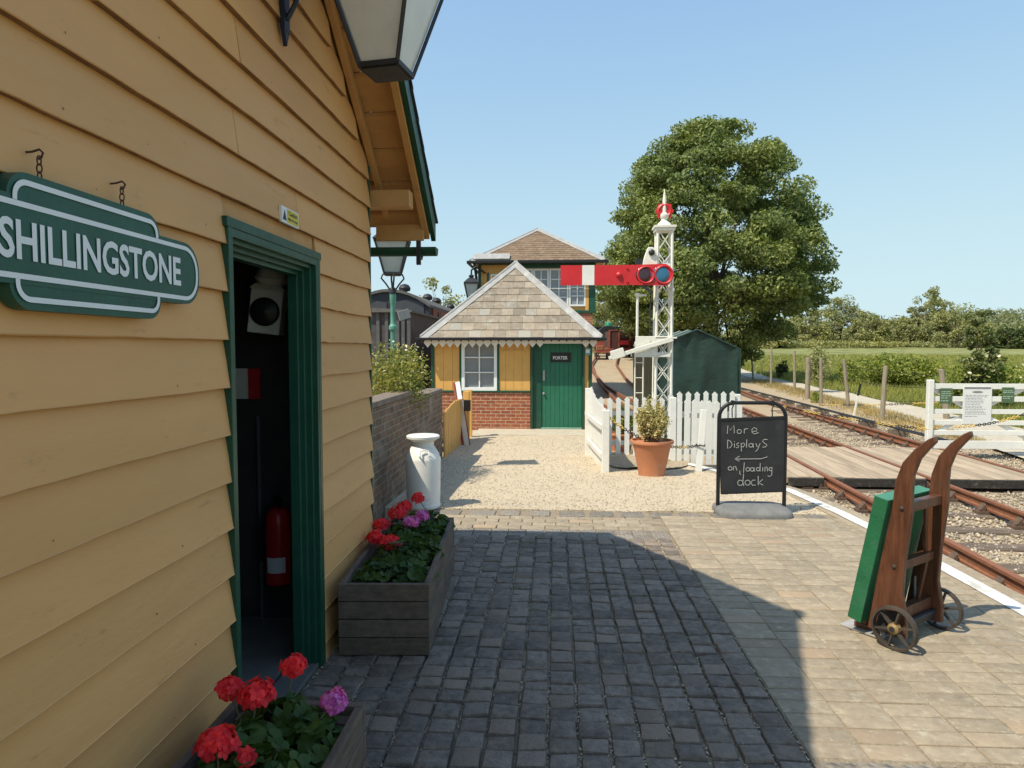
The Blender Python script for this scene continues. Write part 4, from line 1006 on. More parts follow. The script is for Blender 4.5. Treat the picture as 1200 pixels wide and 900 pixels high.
# roof
EX0, EX1, EY0, EZ = -2.96, 1.03, 14.93, 1.875; AX, AY, AZ = -.965, 16.93, 3.74; AY2 = 18.3; EY1 = 20.2
def tiled(a, b, c, d, rows, tw, mat, parent, name, ov=.03, thick=.014):
    """a,b eave corners, d,c top corners (may coincide)"""
    a, b, c, d = map(Vector, (a, b, c, d)); nrm = (b-a).cross(d-a).normalized()
    if nrm.z < 0: nrm = -nrm
    ux = (b-a).normalized(); mb = MB()
    upv = ((d-a)-ux*(d-a).dot(ux)); H_ = upv.length; upv.normalize()
    for i in range(rows):
        t0, t1 = i/rows, min(1, (i+1)/rows+ov/H_*1.0)
        l0, r0 = a.lerp(d, t0), b.lerp(c, t0); l1, r1 = a.lerp(d, t1), b.lerp(c, t1)
        X0, X1 = (l0-a).dot(ux), (r0-a).dot(ux); Xl, Xr = (l1-a).dot(ux), (r1-a).dot(ux)
        x = min(X0, Xl)-(tw/2 if i % 2 else 0)
        while x < max(X1, Xr):
            w = tw*random.uniform(.92, 1.06) if tw > .2 else tw
            e0, e1 = x+.002, x+w-.002; lo0, lo1 = max(e0, X0), min(e1, X1); hi0, hi1 = max(e0, Xl), min(e1, Xr)
            x += w
            if lo1-lo0 < .005: continue
            if hi1 < hi0: hi0 = hi1 = min(max((lo0+lo1)/2, Xl), Xr)
            lift = thick+random.uniform(0, .006); dz = random.uniform(-.004, .004)
            p = lambda X, t, h: a+ux*X+upv*(H_*t+dz)+nrm*h
            q = [p(lo0, t0, lift), p(lo1, t0, lift+random.uniform(-.003, .003)), p(hi1, t1, .002), p(hi0, t1, .002), p(lo0, t0, 0), p(lo1, t0, 0)]
            mb.add(q, [(0, 1, 2, 3), (4, 5, 1, 0), (4, 0, 3), (5, 2, 1)])
        
    return mb.build(name, mat, parent)
apex0, apex1 = (AX, AY, AZ), (AX, AY2, AZ)
tiled((EX0, EY0, EZ), (EX1, EY0, EZ), apex0, apex0, 11, .27, m_slate, hut, 'front_hip_slates')
tiled((EX0, EY1, EZ), (EX0, EY0, EZ), apex0, apex1, 11, .27, m_slate, hut, 'left_slope_slates')
tiled((EX1, EY0, EZ), (EX1, EY1, EZ), apex1, apex0, 11, .27, m_slate, hut, 'right_slope_slates')
mb = MB(); mb.quad((EX0, EY0, EZ-.01), (EX1, EY0, EZ-.01), (EX1, EY1, EZ-.01), (EX0, EY1, EZ-.01)); mb.quad((EX0, EY1, EZ), (EX1, EY1, EZ), apex1, apex1) if False else mb.add([(EX0, EY1, EZ), (EX1, EY1, EZ), apex1], [(0, 1, 2)]); mb.build('roof_underside', m_board_trim, hut, fix=False)
def hip_cap(a, b, w, mat, parent, name='hip_capping', n1=(0, -1, .9), n2=(-1, 0, .9)):
    mb = MB(); a, b = Vector(a), Vector(b); d = (b-a).normalized()
    for nn in (n1, n2):
        nn = Vector(nn).normalized(); s_ = d.cross(nn).normalized()
        if s_.dot(Vector(n1)+Vector(n2)) > 0 and False: s_ = -s_
        # lie on the slope, pointing away from the other slope
        oth = Vector(n2) if nn.dot(Vector(n1).normalized()) > .99 else Vector(n1)
        if s_.dot(oth) > 0: s_ = -s_
        mb.prism([a+nn*.02, a+nn*.02+s_*w, b+nn*.02+s_*w*.8, b+nn*.02], nn*.014)
    mb.tube([a+Vector((0, 0, .03)), b+Vector((0, 0, .03))], .035, 8)
    return mb.build(name, mat, parent)
hip_cap((EX0, EY0, EZ), apex0, .155, m_lead, hut); hip_cap((EX1, EY0, EZ), apex0, .155, m_lead, hut, n2=(1, 0, .9))
mb = MB(); mb.tube([(AX, AY, AZ+.03), (AX, AY2, AZ+.03)], .06, 8); mb.build('ridge_capping', m_lead, hut)
mb = MB(); mb.box(EX0-.03, EX1+.03, EY0-.09, EY0-.002, EZ-.055, EZ+.008); mb.box(EX0-.09, EX0-.031, EY0-.09, EY1, EZ-.055, EZ+.005); mb.box(EX1+.031, EX1+.09, EY0-.09, EY1, EZ-.055, EZ+.005); mb.build('gutter', m_black, hut, bevel=.01)

# ================================================================ signal box
BY = 28.3; sb = thing('signal_box', 'two storey yellow and green signal box rising behind the smaller porter hut', 'signal box', (-.8, BY, .1))
X = lambda px: P(px, 400, BY).x; Z = lambda py: P(630, py, BY).z
bx0, bx1 = X(561), X(697)
mb = MB(); mb.box(bx0, bx1-.1, BY, BY+4.1, -.3, Z(365)); mb.build('brick_storey', m_brick_red, sb)
mb = MB(); n = 12; xa, xb = bx0+.1, X(602); w = (xb-xa)/n
mb.box(bx0, bx1-.06, BY+.05, BY+4.1, Z(365), Z(309))
for k in range(n): mb.box(xa+k*w+.006, xa+(k+1)*w-.006, BY+.02, BY+.06, Z(331), Z(309))
mb.build('upper_wall', m_yellow, sb)
mb = MB(); mb.box(bx0-.02, bx0+.1, BY-.01, BY+.1, Z(365), Z(309)); mb.box(X(602), X(606), BY-.01, BY+.06, Z(362), Z(309)); mb.box(X(606), bx1, BY-.005, BY+.06, Z(314), Z(308)); mb.box(bx1-.25, bx1+.02, BY-.02, BY+.3, Z(364), Z(308)); mb.box(bx0, bx1+.05, BY-.06, BY+.03, Z(367), Z(364)); mb.box(X(571), X(573), BY, BY+.07, Z(331), Z(319)); mb.box(bx0+.1, X(602), BY-.004, BY+.07, Z(310), Z(308))
mb.build('green_trim', m_green, sb)
mb = MB(); mb.box(bx1-.4, bx1-.26, BY-.015, BY+.06, Z(364), Z(314)); mb.build('yellow_post', m_yellow, sb)
def sash(xa, xb, za, zb, nx, nz):
    f = MB(); fw = .07
    f.box(xa, xa+fw, BY-.02, BY+.05, za, zb); f.box(xb-fw, xb, BY-.02, BY+.05, za, zb); f.box(xa+fw, xb-fw, BY-.02, BY+.05, za, za+fw); f.box(xa+fw, xb-fw, BY-.02, BY+.05, zb-fw, zb)
    for i in range(1, nx): q = lerp(xa+fw, xb-fw, i/nx); f.box(q-.02, q+.02, BY-.012, BY+.045, za+fw, zb-fw)
    for i in range(1, nz):
        q = lerp(za+fw, zb-fw, i/nz)
        for j in range(nx): f.box(lerp(xa+fw, xb-fw, j/nx)+.0205, lerp(xa+fw, xb-fw, (j+1)/nx)-.0205, BY-.012, BY+.045, q-.02, q+.02)
    w_ = f.build('window', m_white_clean, sb)
    MB().box(xa+.03, xb-.03, BY+.03, BY+.035, za+.03, zb-.03).build('pane', m_frost, w_)
sash(X(575), X(601), Z(331), Z(321), 1, 1)
for a, b_ in ((607, 624.5), (625, 643), (643.5, 666)): sash(X(a), X(b_), Z(361), Z(315), 2, 4)
sash(X(666.5), X(686), Z(359), Z(315), 2, 4)
ex0, ex1, ey, ez = X(552.5), X(708), BY-.45, Z(306.5); ax, ay = P(630, 268, BY+2.4).x, BY+2.4; az = P(630, 268.5, ay).z
tiled((ex0, ey, ez), (ex1, ey, ez), (ax, ay, az), (ax, ay, az), 16, .2, m_tile, sb, 'front_hip_tiles')
tiled((ex0, ey+5, ez), (ex0, ey, ez), (ax, ay, az), (ax, ay+.3, az), 14, .3, m_tile, sb, 'left_slope_tiles'); tiled((ex1, ey, ez), (ex1, ey+5, ez), (ax, ay+.3, az), (ax, ay, az), 14, .3, m_tile, sb, 'right_slope_tiles')
hip_cap((ex0, ey, ez), (ax, ay, az), .2, m_lead, sb, n1=(0, -1, 1.6), n2=(-1, 0, 1.6)); hip_cap((ex1, ey, ez), (ax, ay, az), .2, m_lead, sb, n1=(0, -1, 1.6), n2=(1, 0, 1.6))
mb = MB(); mb.box(ex0-.05, ex1+.05, ey-.13, ey-.01, ez-.13, ez-.01); mb.box(ex0-.12, ex0-.051, ey-.13, ey+5, ez-.13, ez-.01); mb.box(ex1+.051, ex1+.12, ey-.13, ey+5, ez-.13, ez-.01); mb.build('gutter', m_black, sb, bevel=.02)
mb = MB(); mb.quad((ex0, ey, ez-.02), (ex1, ey, ez-.02), (ex1, ey+5, ez-.02), (ex0, ey+5, ez-.02)); mb.add([(ex0, ey+5, ez), (ex1, ey+5, ez), (ax, ay+.3, az)], [(0, 1, 2)]); mb.build('eaves_board', m_board_trim, sb, fix=False)
mb = MB(); mb.prism([(X(556), ey-.02, ez+.02), (X(598), ey-.02, ez+.02), (X(598), ey+.32, ez+.27), (X(556), ey+.32, ez+.27)], (0, -.03, .05)); mb.build('lead_flashing', m_lead, sb)
mb = MB(); q = X(559); mb.tube([(q-.05, ey-.05, ez-.1), (q-.02, ey+.1, ez-.35), (bx0-.08, BY-.08, ez-.7), (bx0-.08, BY-.08, .2)], .06, 8); mb.build('downpipe', m_black, sb, smooth=True)
c = P(552.5, 340, 27.6); t = thing('box_lantern', 'dark lantern hung from the left corner of the signal box eaves', 'lamp', c)
lantern(t, (c.x, c.y), c.z-.36, .15, .28, .62, R(8), m_lampglass, m_dark, .035)
mb = MB(); mb.tube([(c.x, c.y, c.z+.6), (c.x, c.y, c.z+.8), (c.x+.15, c.y+.1, c.z+.95), (c.x+.5, c.y+.6, c.z+.75)], .04, 6); mb.build('bracket', m_dark, t)

# ================================================================ lamp post and vehicles beyond the wall
c = P(461, 420, 9.0); t = thing('lamp_post', 'pale green gas-style lamp post with a dark framed lantern behind the brick wall', 'street lamp', (c.x, c.y, -.2))
b = Vector((c.x, c.y, 0)); zt = P(461, 345, 9).z
mb = MB(); mb.lathe(b, [(.09, -.25), (.09, .3), (.055, .36), (.042, .5), (.038, 1.2), (.036, 1.86), (.04, 1.88), (.058, 1.90), (.058, 1.94), (.04, 1.96), (.034, 1.98), (.032, zt-.12), (.042, zt-.1), (.042, zt)], 16); mb.build('post', m_verdigris, t, smooth=True)
zl = P(461, 321, 9).z
mb = MB(); mb.lathe(b+Vector((0, 0, zt)), [(.045, 0), (.05, .05), (.03, .09)], 10)
for k in range(4):
    a = R(20+90*k); d = Vector((math.cos(a), math.sin(a), 0)); mb.tube([b+d*.03+Vector((0, 0, zt+.05)), b+d*.09+Vector((0, 0, zt+.14)), b+d*.15+Vector((0, 0, zl-.06)), b+d*.13+Vector((0, 0, zl-.01)), b+d*.09+Vector((0, 0, zl+.0))], .012, 6)
mb.build('cradle', m_dark, t, smooth=True)
lantern(t, (c.x, c.y), zl, .105, .215, .42, R(10), m_lampglass, m_dark, .018)
mb = MB(); q = P(469, 369, 8.9); mb.beam(q+Vector((-.02, 0, -.02)), q+Vector((.10, .1, .03)), .02, .12); mb.build('name_plate', m_lead, t)
# dark covered carriage
v = thing('covered_carriage', 'long dark railway carriage with an arched grey roof and mushroom ventilators beyond the brick wall', 'railway carriage', (-5.35, 22, -.2))
x0, x1 = -6.65, -4.08; ze, zt_ = P(502, 358, 22).z, P(502, 339.5, 22).z; y0, y1 = 22, 40
archp = lambda g=0: [(lerp(x0-g, x1+g, i/12), ze+(zt_-ze)*(1-((i-6)/6)**2)+g*.4) for i in range(13)]
mb = MB(); mb.prism([(x0, y0, .3), (x1, y0, .3)]+[(a, y0, z) for a, z in archp()[::-1]], (0, y1-y0, 0)); mb.build('body', m_coach, v)
mb = MB(); mb.prism([(a, y0-.12, z) for a, z in archp(.06)]+[(a, y0-.12, z-.09) for a, z in archp(.06)[::-1]], (0, y1-y0+.24, 0)); mb.build('roof', m_coach_roof, v)
for k, yq in enumerate((24.2, 28.6, 30.8, 35)):
    mb = MB(); mb.lathe((-5.35, yq, zt_), [(.08, 0), (.08, .12), (.2, .15), (.22, .25), (.15, .36), (.03, .4)], 12); mb.build('ventilator', m_dark, v, smooth=True)
mb = MB()
for (a, b_) in ((x0+.15, -5.45), (-5.25, x1-.15)): mb.prism([(a, y0-.03, ze-.75), (b_, y0-.03, ze-.75), (b_, y0-.03, ze+.10), ((a+b_)/2, y0-.03, ze+.2), (a, y0-.03, ze+.10)], (0, .028, 0))
mb.build('end_panel', m_coach_panel, v)
mb = MB(); mb.box(x1+.002, x1+.05, 22.6, 39.8, 1.9, ze-.05); mb.build('side_panel', m_rustpanel, v)
mb = MB()
for k in range(9): mb.box(x1+.052, x1+.08, 23.4+k*1.8, 24.0+k*1.8, 2.1, ze-.15)
mb.build('side_window', m_black, v)
for yq in (23.5, 26, 36, 38.5):
    mb = MB(); mb.lathe((x1-.3, yq, .1), [(.45, -.06), (.48, -.06), (.48, .06), (.45, .06)], 20, axis=(1, 0, 0)); mb.build('wheel', m_dark, v)
mb = MB(); mb.box(x0+.2, x1-.2, y0+.2, y1-.2, .0, .3); mb.build('underframe', m_dark, v)
v = thing('goods_van', 'grey flat-roofed goods van with upright ribs, in front of the dark carriage', 'goods van', (-5, 16.2, -.3))
xg = P(481, 380, 16).x; zg = P(481, 366, 16).z; zg2 = P(445, 360, 16).z
mb = MB(); mb.box(-6.4, xg-.03, 16.02, 20, -.0, zg); mb.build('body', M('van_side', (.065, .057, .056), rough=.8, var=.3, dirt=(.10, .095, .095), dirt_amt=.5), v)
mb = MB(); mb.prism([(-6.5, 15.9, zg), (xg+.05, 15.9, zg), (xg+.05, 15.9, zg+.05), (lerp(-6.5, xg, .6), 15.9, zg2), (lerp(-6.5, xg, .3), 15.9, zg2), (-6.5, 15.9, zg+.05)], (0, 4.2, 0)); mb.build('roof', m_coach_roof, v)
for px in (443, 453, 466, 472.5, 479):
    q = P(px, 380, 16).x; mb = MB(); mb.box(q-.04, q+.04, 15.98, 16.02, .0, zg-.002); mb.build('rib', m_vanrib, v)
mb = MB(); mb.box(-6.3, xg-.2, 16.3, 19.7, -.4, 0); mb.build('underframe', m_dark, v)

# ================================================================ semaphore signal
SX, SY = 1.80, 11.55; sem = thing('semaphore_signal', 'white lattice semaphore signal with a red arm carrying a white stripe, behind the picket fence', 'signal', (SX, SY, -.2))
zc = P(777, 268, SY).z; hw = .135
mb = MB()
for sx in (-1, 1):
    for sy in (-1, 1):
        mb.beam((SX+sx*hw, SY+sy*hw, -.25), (SX+sx*hw*.86, SY+sy*hw*.86, zc-.05), .034, .034)
k = 0; z = .0
while z < 3.4:
    h = .36
    for s_ in (-1, 1):
        w0 = hw*(1-.14*(z/3.6))
        for (a, b_) in (((-w0, s_*w0), (w0, s_*w0)), ((s_*w0, -w0), (s_*w0, w0))):
            mb.beam((SX+a[0], SY+a[1], z), (SX+b_[0], SY+b_[1], z+h), .014, .006, (a[0]-b_[0] == 0, 1-(a[0]-b_[0] == 0), 0)); mb.beam((SX+a[0], SY+a[1], z+h), (SX+b_[0], SY+b_[1], z), .014, .006, (a[0]-b_[0] == 0, 1-(a[0]-b_[0] == 0), 0))
    z += h
mb.build('lattice_post', m_cream_steel, sem)
fin = MB(); fin.box(SX-.155, SX+.155, SY-.155, SY+.155, zc-.05, zc+.0); fin.box(SX-.175, SX+.175, SY-.175, SY+.175, zc, zc+.035)
fin.lathe((SX, SY, zc+.035), [(.14, 0), (.10, .05), (.055, .09), (.05, .12), (.075, .15), (.075, .19), (.04, .22), (.03, .24)], 14)
zk = P(777, 222, SY).z; fin.lathe((SX, SY, zc+.27), [(.035, 0), (.03, .2), (.008, zk-zc-.27)], 8); fin.build('finial', m_cream_steel, sem, smooth=True)
zr = P(777, 247.5, SY).z
mb = MB(); mb.tube([(SX+.10*math.cos(a*.2618), SY, zr+.10*math.sin(a*.2618)) for a in range(24)], .034, 6, closed=True)
for a in range(8): mb.beam((SX+.11*math.cos(R(45*a)), SY, zr+.11*math.sin(R(45*a))), (SX+.148*math.cos(R(45*a)), SY, zr+.148*math.sin(R(45*a))), .05, .04, (0, 1, 0))
mb.beam((SX-.09, SY, zr), (SX+.09, SY, zr), .04, .03, (0, 1, 0)); mb.build('finial_ring', m_red, sem)
ay_ = SY-.26; A = lambda px, py: P(px, py, ay_)
za, zb = A(720, 334).z, A(720, 310.5).z; xl, xr_ = A(657, 322).x, A(790.5, 322).x; zm = (za+zb)/2; hr = (zb-za)/2
sp = [(xl, za), (A(742, 0).x, za), (A(748, 0).x, za-.0)]+arc(xr_-.20, zm, hr+.02, -75, 75, 14)+[(A(748, 0).x, zb), (A(742, 0).x, zb), (xl, zb)]
mb = MB(); mb.prism([(a, ay_, z) for a, z in sp], (0, .025, 0))
for px, r in ((757, .132), (778, .142)):
    q = A(px, 321.5); mb.tube([(q.x+r*math.cos(i*.2618), ay_-.008, zm+r*1.0*math.sin(i*.2618)) for i in range(24)], .018, 6, closed=True)
mb.lathe((A(728, 0).x, ay_, zm), [(.05, 0), (.045, .03), (.015, .05)], 12, axis=(0, -1, 0))
for px, py in ((735, 314), (735, 330), (752, 312), (752, 333)): mb.lathe(A(px, py), [(.022, 0), (.018, .02)], 8, axis=(0, -1, 0))
arm = mb.build('signal_arm', m_red, sem)
mb = MB(); mb.box(A(684, 0).x, A(698.5, 0).x, ay_-.003, ay_-.001, za+.001, zb-.001); mb.build('white_stripe', m_white, arm)
for px, mm, nm, r in ((757, m_plum, 'dark_lens', .125), (778, m_blue, 'blue_lens', .135)):
    mb = MB(); mb.lathe((A(px, 0).x, ay_-.001, zm), [(r, 0), (r*.95, .006), (r*.5, .012), (0.001, .014)], 24, axis=(0, -1, 0)); mb.build(nm, mm, arm, smooth=True)
mb = MB(); mb.prism([(A(756, 0).x, ay_+.03, zb-.02), (A(775, 0).x, ay_+.03, zb-.02), (A(773, 0).x, ay_+.03, zb+.22), (A(769, 0).x, ay_+.03, zb+.29), (A(763, 0).x, ay_+.03, zb+.29), (A(759, 0).x, ay_+.03, zb+.15)], (0, .10, 0)); mb.build('arm_bearing', m_cream_steel, sem, bevel=.01)
mb = MB(); mb.lathe((A(767, 0).x, ay_+.03, zb+.2), [(.05, 0), (.05, .03), (.02, .05)], 10, axis=(0, -1, 0)); mb.box(A(748, 0).x, A(756, 0).x, ay_+.05, ay_+.12, zb+.02, zb+.10); mb.build('pivot', m_dark, sem)
mb = MB(); mb.beam(A(752, 335), A(765, 343), .03, .04); mb.tube([A(764, 335)+Vector((0, .1, 0)), A(762, 396)+Vector((0, .1, 0))], .012, 6); mb.build('down_rod', m_dark, sem)
B_ = lambda px, py: P(px, py, SY-.2)
mb = MB(); mb.box(B_(748.5, 0).x, B_(773, 0).x, SY-.205, SY-.185, B_(0+760, 418.5).z, B_(760, 394).z); mb.box(B_(770, 0).x, B_(791, 0).x, SY-.2, SY-.16, B_(780, 400).z, B_(780, 394).z); mb.box(B_(770, 0).x, B_(791, 0).x, SY-.2, SY-.16, B_(780, 418.5).z, B_(780, 413).z); mb.box(SX-.2, SX+.2, SY-.2, SY+.2, B_(760, 397).z, B_(760, 395).z); mb.build('lever_bracket', m_cream_steel, sem, bevel=.006)
mb = MB(); q0, q1 = B_(788, 397)+Vector((0, -.05, 0)), B_(713, 420)+Vector((0, -.05, 0)); mb.beam(q0, q1, .035, .085, (0, 0, 1), .035, .06); w = q0.lerp(q1, .86); mb.beam(w-(q1-q0).normalized()*.11+Vector((0, 0, .03)), w+(q1-q0).normalized()*.11+Vector((0, 0, .03)), .10, .15); mb.build('balance_lever', m_cream_steel, sem, bevel=.008)
mb = MB(); q = B_(763, 405); mb.box(q.x-.03, q.x+.03, q.y-.05, q.y-.01, q.z-.03, q.z+.03); mb.build('lever_pin', m_black, sem)
lad = MB(); lx0, lx1 = B_(752.5, 0).x, B_(765, 0).x; ly = SY+.3
lad.tube([(lx0, ly, -.2), (lx0, ly, B_(760, 400).z)], .014, 6); lad.tube([(lx1-.03, ly, -.2), (lx1-.03, ly, B_(760, 400).z)], .014, 6)
for k in range(6): lad.tube([(lx0, ly, .1+k*.26), (lx1-.03, ly, .1+k*.26)], .009, 6)
lad.build('ladder', m_cream_steel, sem)
mb = MB(); q = B_(747.5, 346); mb.tube([(q.x, SY-.15, B_(748, 417).z), (q.x, SY-.15, q.z)], .022, 8); mb.lathe((q.x, SY-.15, q.z-.02), [(.03, 0), (.045, .02), (.045, .05), (.02, .06)], 10); mb.beam((q.x, SY-.15, q.z), (B_(762, 0).x, SY-.15, q.z+.005), .03, .05, (0, 0, 1), .03, .02); mb.build('lamp_stand', m_cream_steel, sem, smooth=True)
mb = MB(); q = B_(788, 340); mb.tube([(q.x, SY, q.z), (q.x-.02, SY, B_(788, 396).z)], .016, 6); mb.box(q.x-.06, q.x+.06, SY-.03, SY+.03, q.z, q.z+.05); mb.build('upright_rod', m_cream_steel, sem)
mb = MB(); mb.box(SX-.2, SX+.2, SY-.2, SY+.2, -.3, .06); mb.build('foot', m_dark, sem, bevel=.01)
# ================================================================ picket fences
def pickets(t, p, q, n, w, z0, z1f, mat, skip=None, pointed=True, th=.018):
    p, q = Vector((*p, 0)), Vector((*q, 0)); d = (q-p).normalized(); s_ = Vector((d.y, -d.x, 0))
    for k in range(n):
        t_ = (k+.5)/n; c = p.lerp(q, t_); zt = z1f(t_)+random.uniform(-.008, .008); z0_ = z0+random.uniform(-.01, .01); w_ = w*random.uniform(.95, 1.04)
        a, b_ = c-d*w_/2+s_*.02, c+d*w_/2+s_*.02
        pts = [a+Vector((0, 0, z0_)), b_+Vector((0, 0, z0_))]
        if pointed: pts += [b_+Vector((0, 0, zt-.05)), b_+d*.008+Vector((0, 0, zt-.035)), c+s_*.02+Vector((0, 0, zt+.012)), a-d*.008+Vector((0, 0, zt-.035)), a+Vector((0, 0, zt-.05))]
        else: pts += [b_+Vector((0, 0, zt)), a+Vector((0, 0, zt))]
        mb = MB(); mb.prism(pts, s_*th); mb.build('picket', mat, t)
def frails(t, p, q, zs, mat, w=.035, h=.07):
    for z in zs:
        mb = MB(); mb.beam((*p, z), (*q, z), w, h); mb.build('rail', mat, t)
def posts(t, ps, mat, w=.09):
    for (x, y, z0, z1) in ps:
        mb = MB(); mb.box(x-w/2, x+w/2, y-w/2, y+w/2, z0, z1); mb.prism([(x-w/2, y-w/2, z1), (x+w/2, y-w/2, z1), (x+w/2, y+w/2, z1), (x-w/2, y+w/2, z1)], (0, 0, .004)) if False else None; mb.build('post', mat, t, bevel=.008)
t = thing('picket_fence', 'white close-boarded fence panel with a swooping top beside the porter hut corner', 'fence', (.62, 10.2, -.1))
pickets(t, (.68, 9.52), (.56, 11.1), 13, .118, -.14, lambda s_: .80+.10*s_+.17*max(0, s_-.35)**2*2, m_white, pointed=False)
frails(t, (.66, 9.5), (.54, 11.1), (.15, .55), m_white); posts(t, [(.705, 9.44, -.2, .80), (.55, 11.16, -.2, 1.0)], m_white, .10)
t = thing('picket_fence', 'white pointed picket fence running behind the potted shrub and the signal foot', 'fence', (1.6, 11.25, -.1))
pickets(t, (.55, 11.25), (2.95, 11.28), 17, .078, -.10, lambda s_: .84+.10*sstep(.5, .62, s_), m_white); frails(t, (.5, 11.29), (2.95, 11.32), (.09, .58), m_white); posts(t, [(2.98, 11.33, -.4, .9)], m_white)
t = thing('picket_gate', 'white pointed picket gate standing behind the chalkboard sign, right of the potted shrub', 'gate', (2.3, 10.5, -.12))
pickets(t, (1.84, 10.52), (2.86, 10.56), 9, .078, -.12, lambda s_: .86+.015*math.sin(s_*9), m_white); frails(t, (1.80, 10.56), (2.88, 10.60), (.06, .62), m_white); posts(t, [(1.80, 10.52, -.2, .90)], m_white, .10)
c = P(820, 555, 9.6); 
a, b_ = P(817.5, 556, 9.55), P(825, 480, 9.62); t = thing('white_stake', 'leaning white wooden stake tied to a chain in front of the picket gate', 'stake', a)
MB().beam(a-Vector((0, 0, .1)), b_, .088, .05, (0, 1, 0)).build('stake', m_white, t, bevel=.006); 
mb = MB(); q = a.lerp(b_, .45); mb.tube([q+Vector((.06*math.cos(i*.6283), .05*math.sin(i*.6283), .01*math.sin(i*2))) for i in range(10)], .010, 5, closed=True); mb.build('chain_tie', m_dark, t)
def chain(label, p, q, sag, n=40, yel=6, r=.010, link=False):
    p, q = Vector(p), Vector(q); t = thing('barrier_chain', label, 'chain', p)
    pt = lambda s_: p.lerp(q, s_)+Vector((0, 0, -4*sag*s_*(1-s_)))
    for r0 in range(0, n, yel):
        mb = MB()
        for i in range(r0, min(n, r0+yel)):
            a, b_ = pt(i/n), pt((i+1)/n); d = (b_-a).normalized(); ln = (b_-a).length
            s_ = d.cross(Vector((0, 0, 1))).normalized(); u = s_ if i % 2 else s_.cross(d); c = (a+b_)/2
            mb.tube([c+d*math.cos(k*.785)*ln*.68+u*math.sin(k*.785)*r*1.5 for k in range(8)], r*.55, 4, closed=True)
        y_ = (r0//yel) % 2 == 0; mb.build('yellow_links' if y_ else 'black_links', m_chain_y if y_ else m_dark, t)
chain('yellow and black chain sagging behind the terracotta pot to the leaning white stake', P(713, 489, 9.42), P(819, 522, 9.56), .16, 46, 8, .012)
chain('yellow and black chain running from the left gate post along the railway to the left', P(902, 473, 15.0), P(1088, 503, 13.2), .05, 60, 7, .014)
chain('black and yellow chain hung across the front of the white field gate', P(1118, 500, 12.6), P(1204, 484, 12.6), .06, 30, 9, .014)
chain('yellow and black chain tied between the weathered fence posts beyond the track', P(962, 474, 23), P(1120, 470, 19), .05, 50, 9, .016)

# ================================================================ terracotta pots
def pot(label, c, r, h):
    t = thing('flower_pot', label, 'plant pot', c, 0, 'terracotta pots')
    mb = MB(); mb.lathe(c, [(r*.62, 0), (r*.63, .03), (r*.55, .05) if False else (r*.64, .06), (r*.86, h*.78), (r*.88, h*.80), (r*.90, h*.90), (r*1.0, h*.91), (r*1.02, h*.95), (r*1.0, h), (r*.92, h), (r*.90, h*.93)], 36); mb.build('pot', m_terra, t, smooth=True)
    mb = MB(); mb.lathe(Vector(c)+Vector((0, 0, h*.90)), [(r*.9, 0), (.01, .015)], 24); mb.build('soil', m_soil, t)
c = P(763.5, 557, 9.25); c.z = plat_z(c.y); pot('large terracotta pot with a grey-green bush in front of the picket fence', c, .285, .47)
def upright_bush(name, label, c, r, h, n, size, mat, cat='bush'):
    t = thing(name, label, cat, c); c = Vector(c); mb = MB(); Cs = []
    for i in range(46):
        a = random.uniform(0, 6.283); rr = r*math.sqrt(random.random()); top = c+Vector((rr*math.cos(a), rr*math.sin(a), h*(1-.35*(rr/r)**2)*random.uniform(.7, 1.0)))
        b0 = c+Vector((rr*.35*math.cos(a), rr*.35*math.sin(a), -.02)); mid = b0.lerp(top, .5)+Vector((random.uniform(-.03, .03), random.uniform(-.03, .03), 0))
        mb.tube([b0, mid, top], [.007, .005, .002], 4)
        k = n//46
        for j in range(k):
            s_ = .25+.75*random.random()**.7; p = b0.lerp(mid, s_*2) if s_ < .5 else mid.lerp(top, s_*2-1)
            Cs.append(p+Vector(rng.normal(size=3)*.022))
    mb.build('stems', m_bark, t, smooth=True)
    V, F = leaf_quads(np.array(Cs), size, up=.5); np_mesh('foliage', V, F, mat, t); return t
upright_bush('potted_shrub', 'twiggy grey-green shrub growing in the large terracotta pot', c+Vector((0, 0, .42)), .235, .66, 3000, .042, m_leaf_dry)
c2 = P(728, 524, 11.75); c2.z = -.2; pot('smaller terracotta pot standing behind the white picket fence', c2, .24, .40)
upright_bush('potted_plant', 'green leafy plant in the smaller pot behind the picket fence', c2+Vector((0, 0, .36)), .2, .55, 700, .07, m_leaf_bramble, 'plant')
stripe = None
# ground plants at the foot of the pot
bush('ground_plant', 'low dry weeds at the foot of the signal behind the fence', 'weeds', (1.55, 10.3, -.12), (.35, .2, .12), 300, .05, m_leaf_dry, stem=False, lumps=6)

# ================================================================ chalkboard sign
AX0, AX1, AYD = P(838, 600, 6.95).x, P(919.5, 600, 6.95).x, 6.92
ab = thing('pavement_sign', 'black swinging chalkboard pavement sign with white handwriting on a grey rubber base', 'sign', ((AX0+AX1)/2, AYD, 0))
zt = P(880, 470, AYD).z-.018; rc = .15
mb = MB(); path = [(AX0+.018, .05)]+[(AX0+.018, .5), (AX0+.018, zt-rc)]+arc(AX0+.018+rc, zt-rc, rc, 180, 90, 7)[1:]+arc(AX1-.018-rc, zt-rc, rc, 90, 0, 7)+[(AX1-.018, .5), (AX1-.018, .05)]
mb.tube([(x, AYD, z) for x, z in path], .019, 10); mb.build('frame', m_black, ab, smooth=True)
mb = MB(); cxm = (AX0+AX1)/2; prof = []
vs = []; n = 28
def sup(a, rx, ry, e=.45):
    c_, s_ = math.cos(a), math.sin(a); return (math.copysign(abs(c_)**e, c_)*rx, math.copysign(abs(s_)**e, s_)*ry)
lv = [(0, 1.0), (.03, 1.0), (.055, .96), (.07, .86), (.085, .55), (.088, .15)]
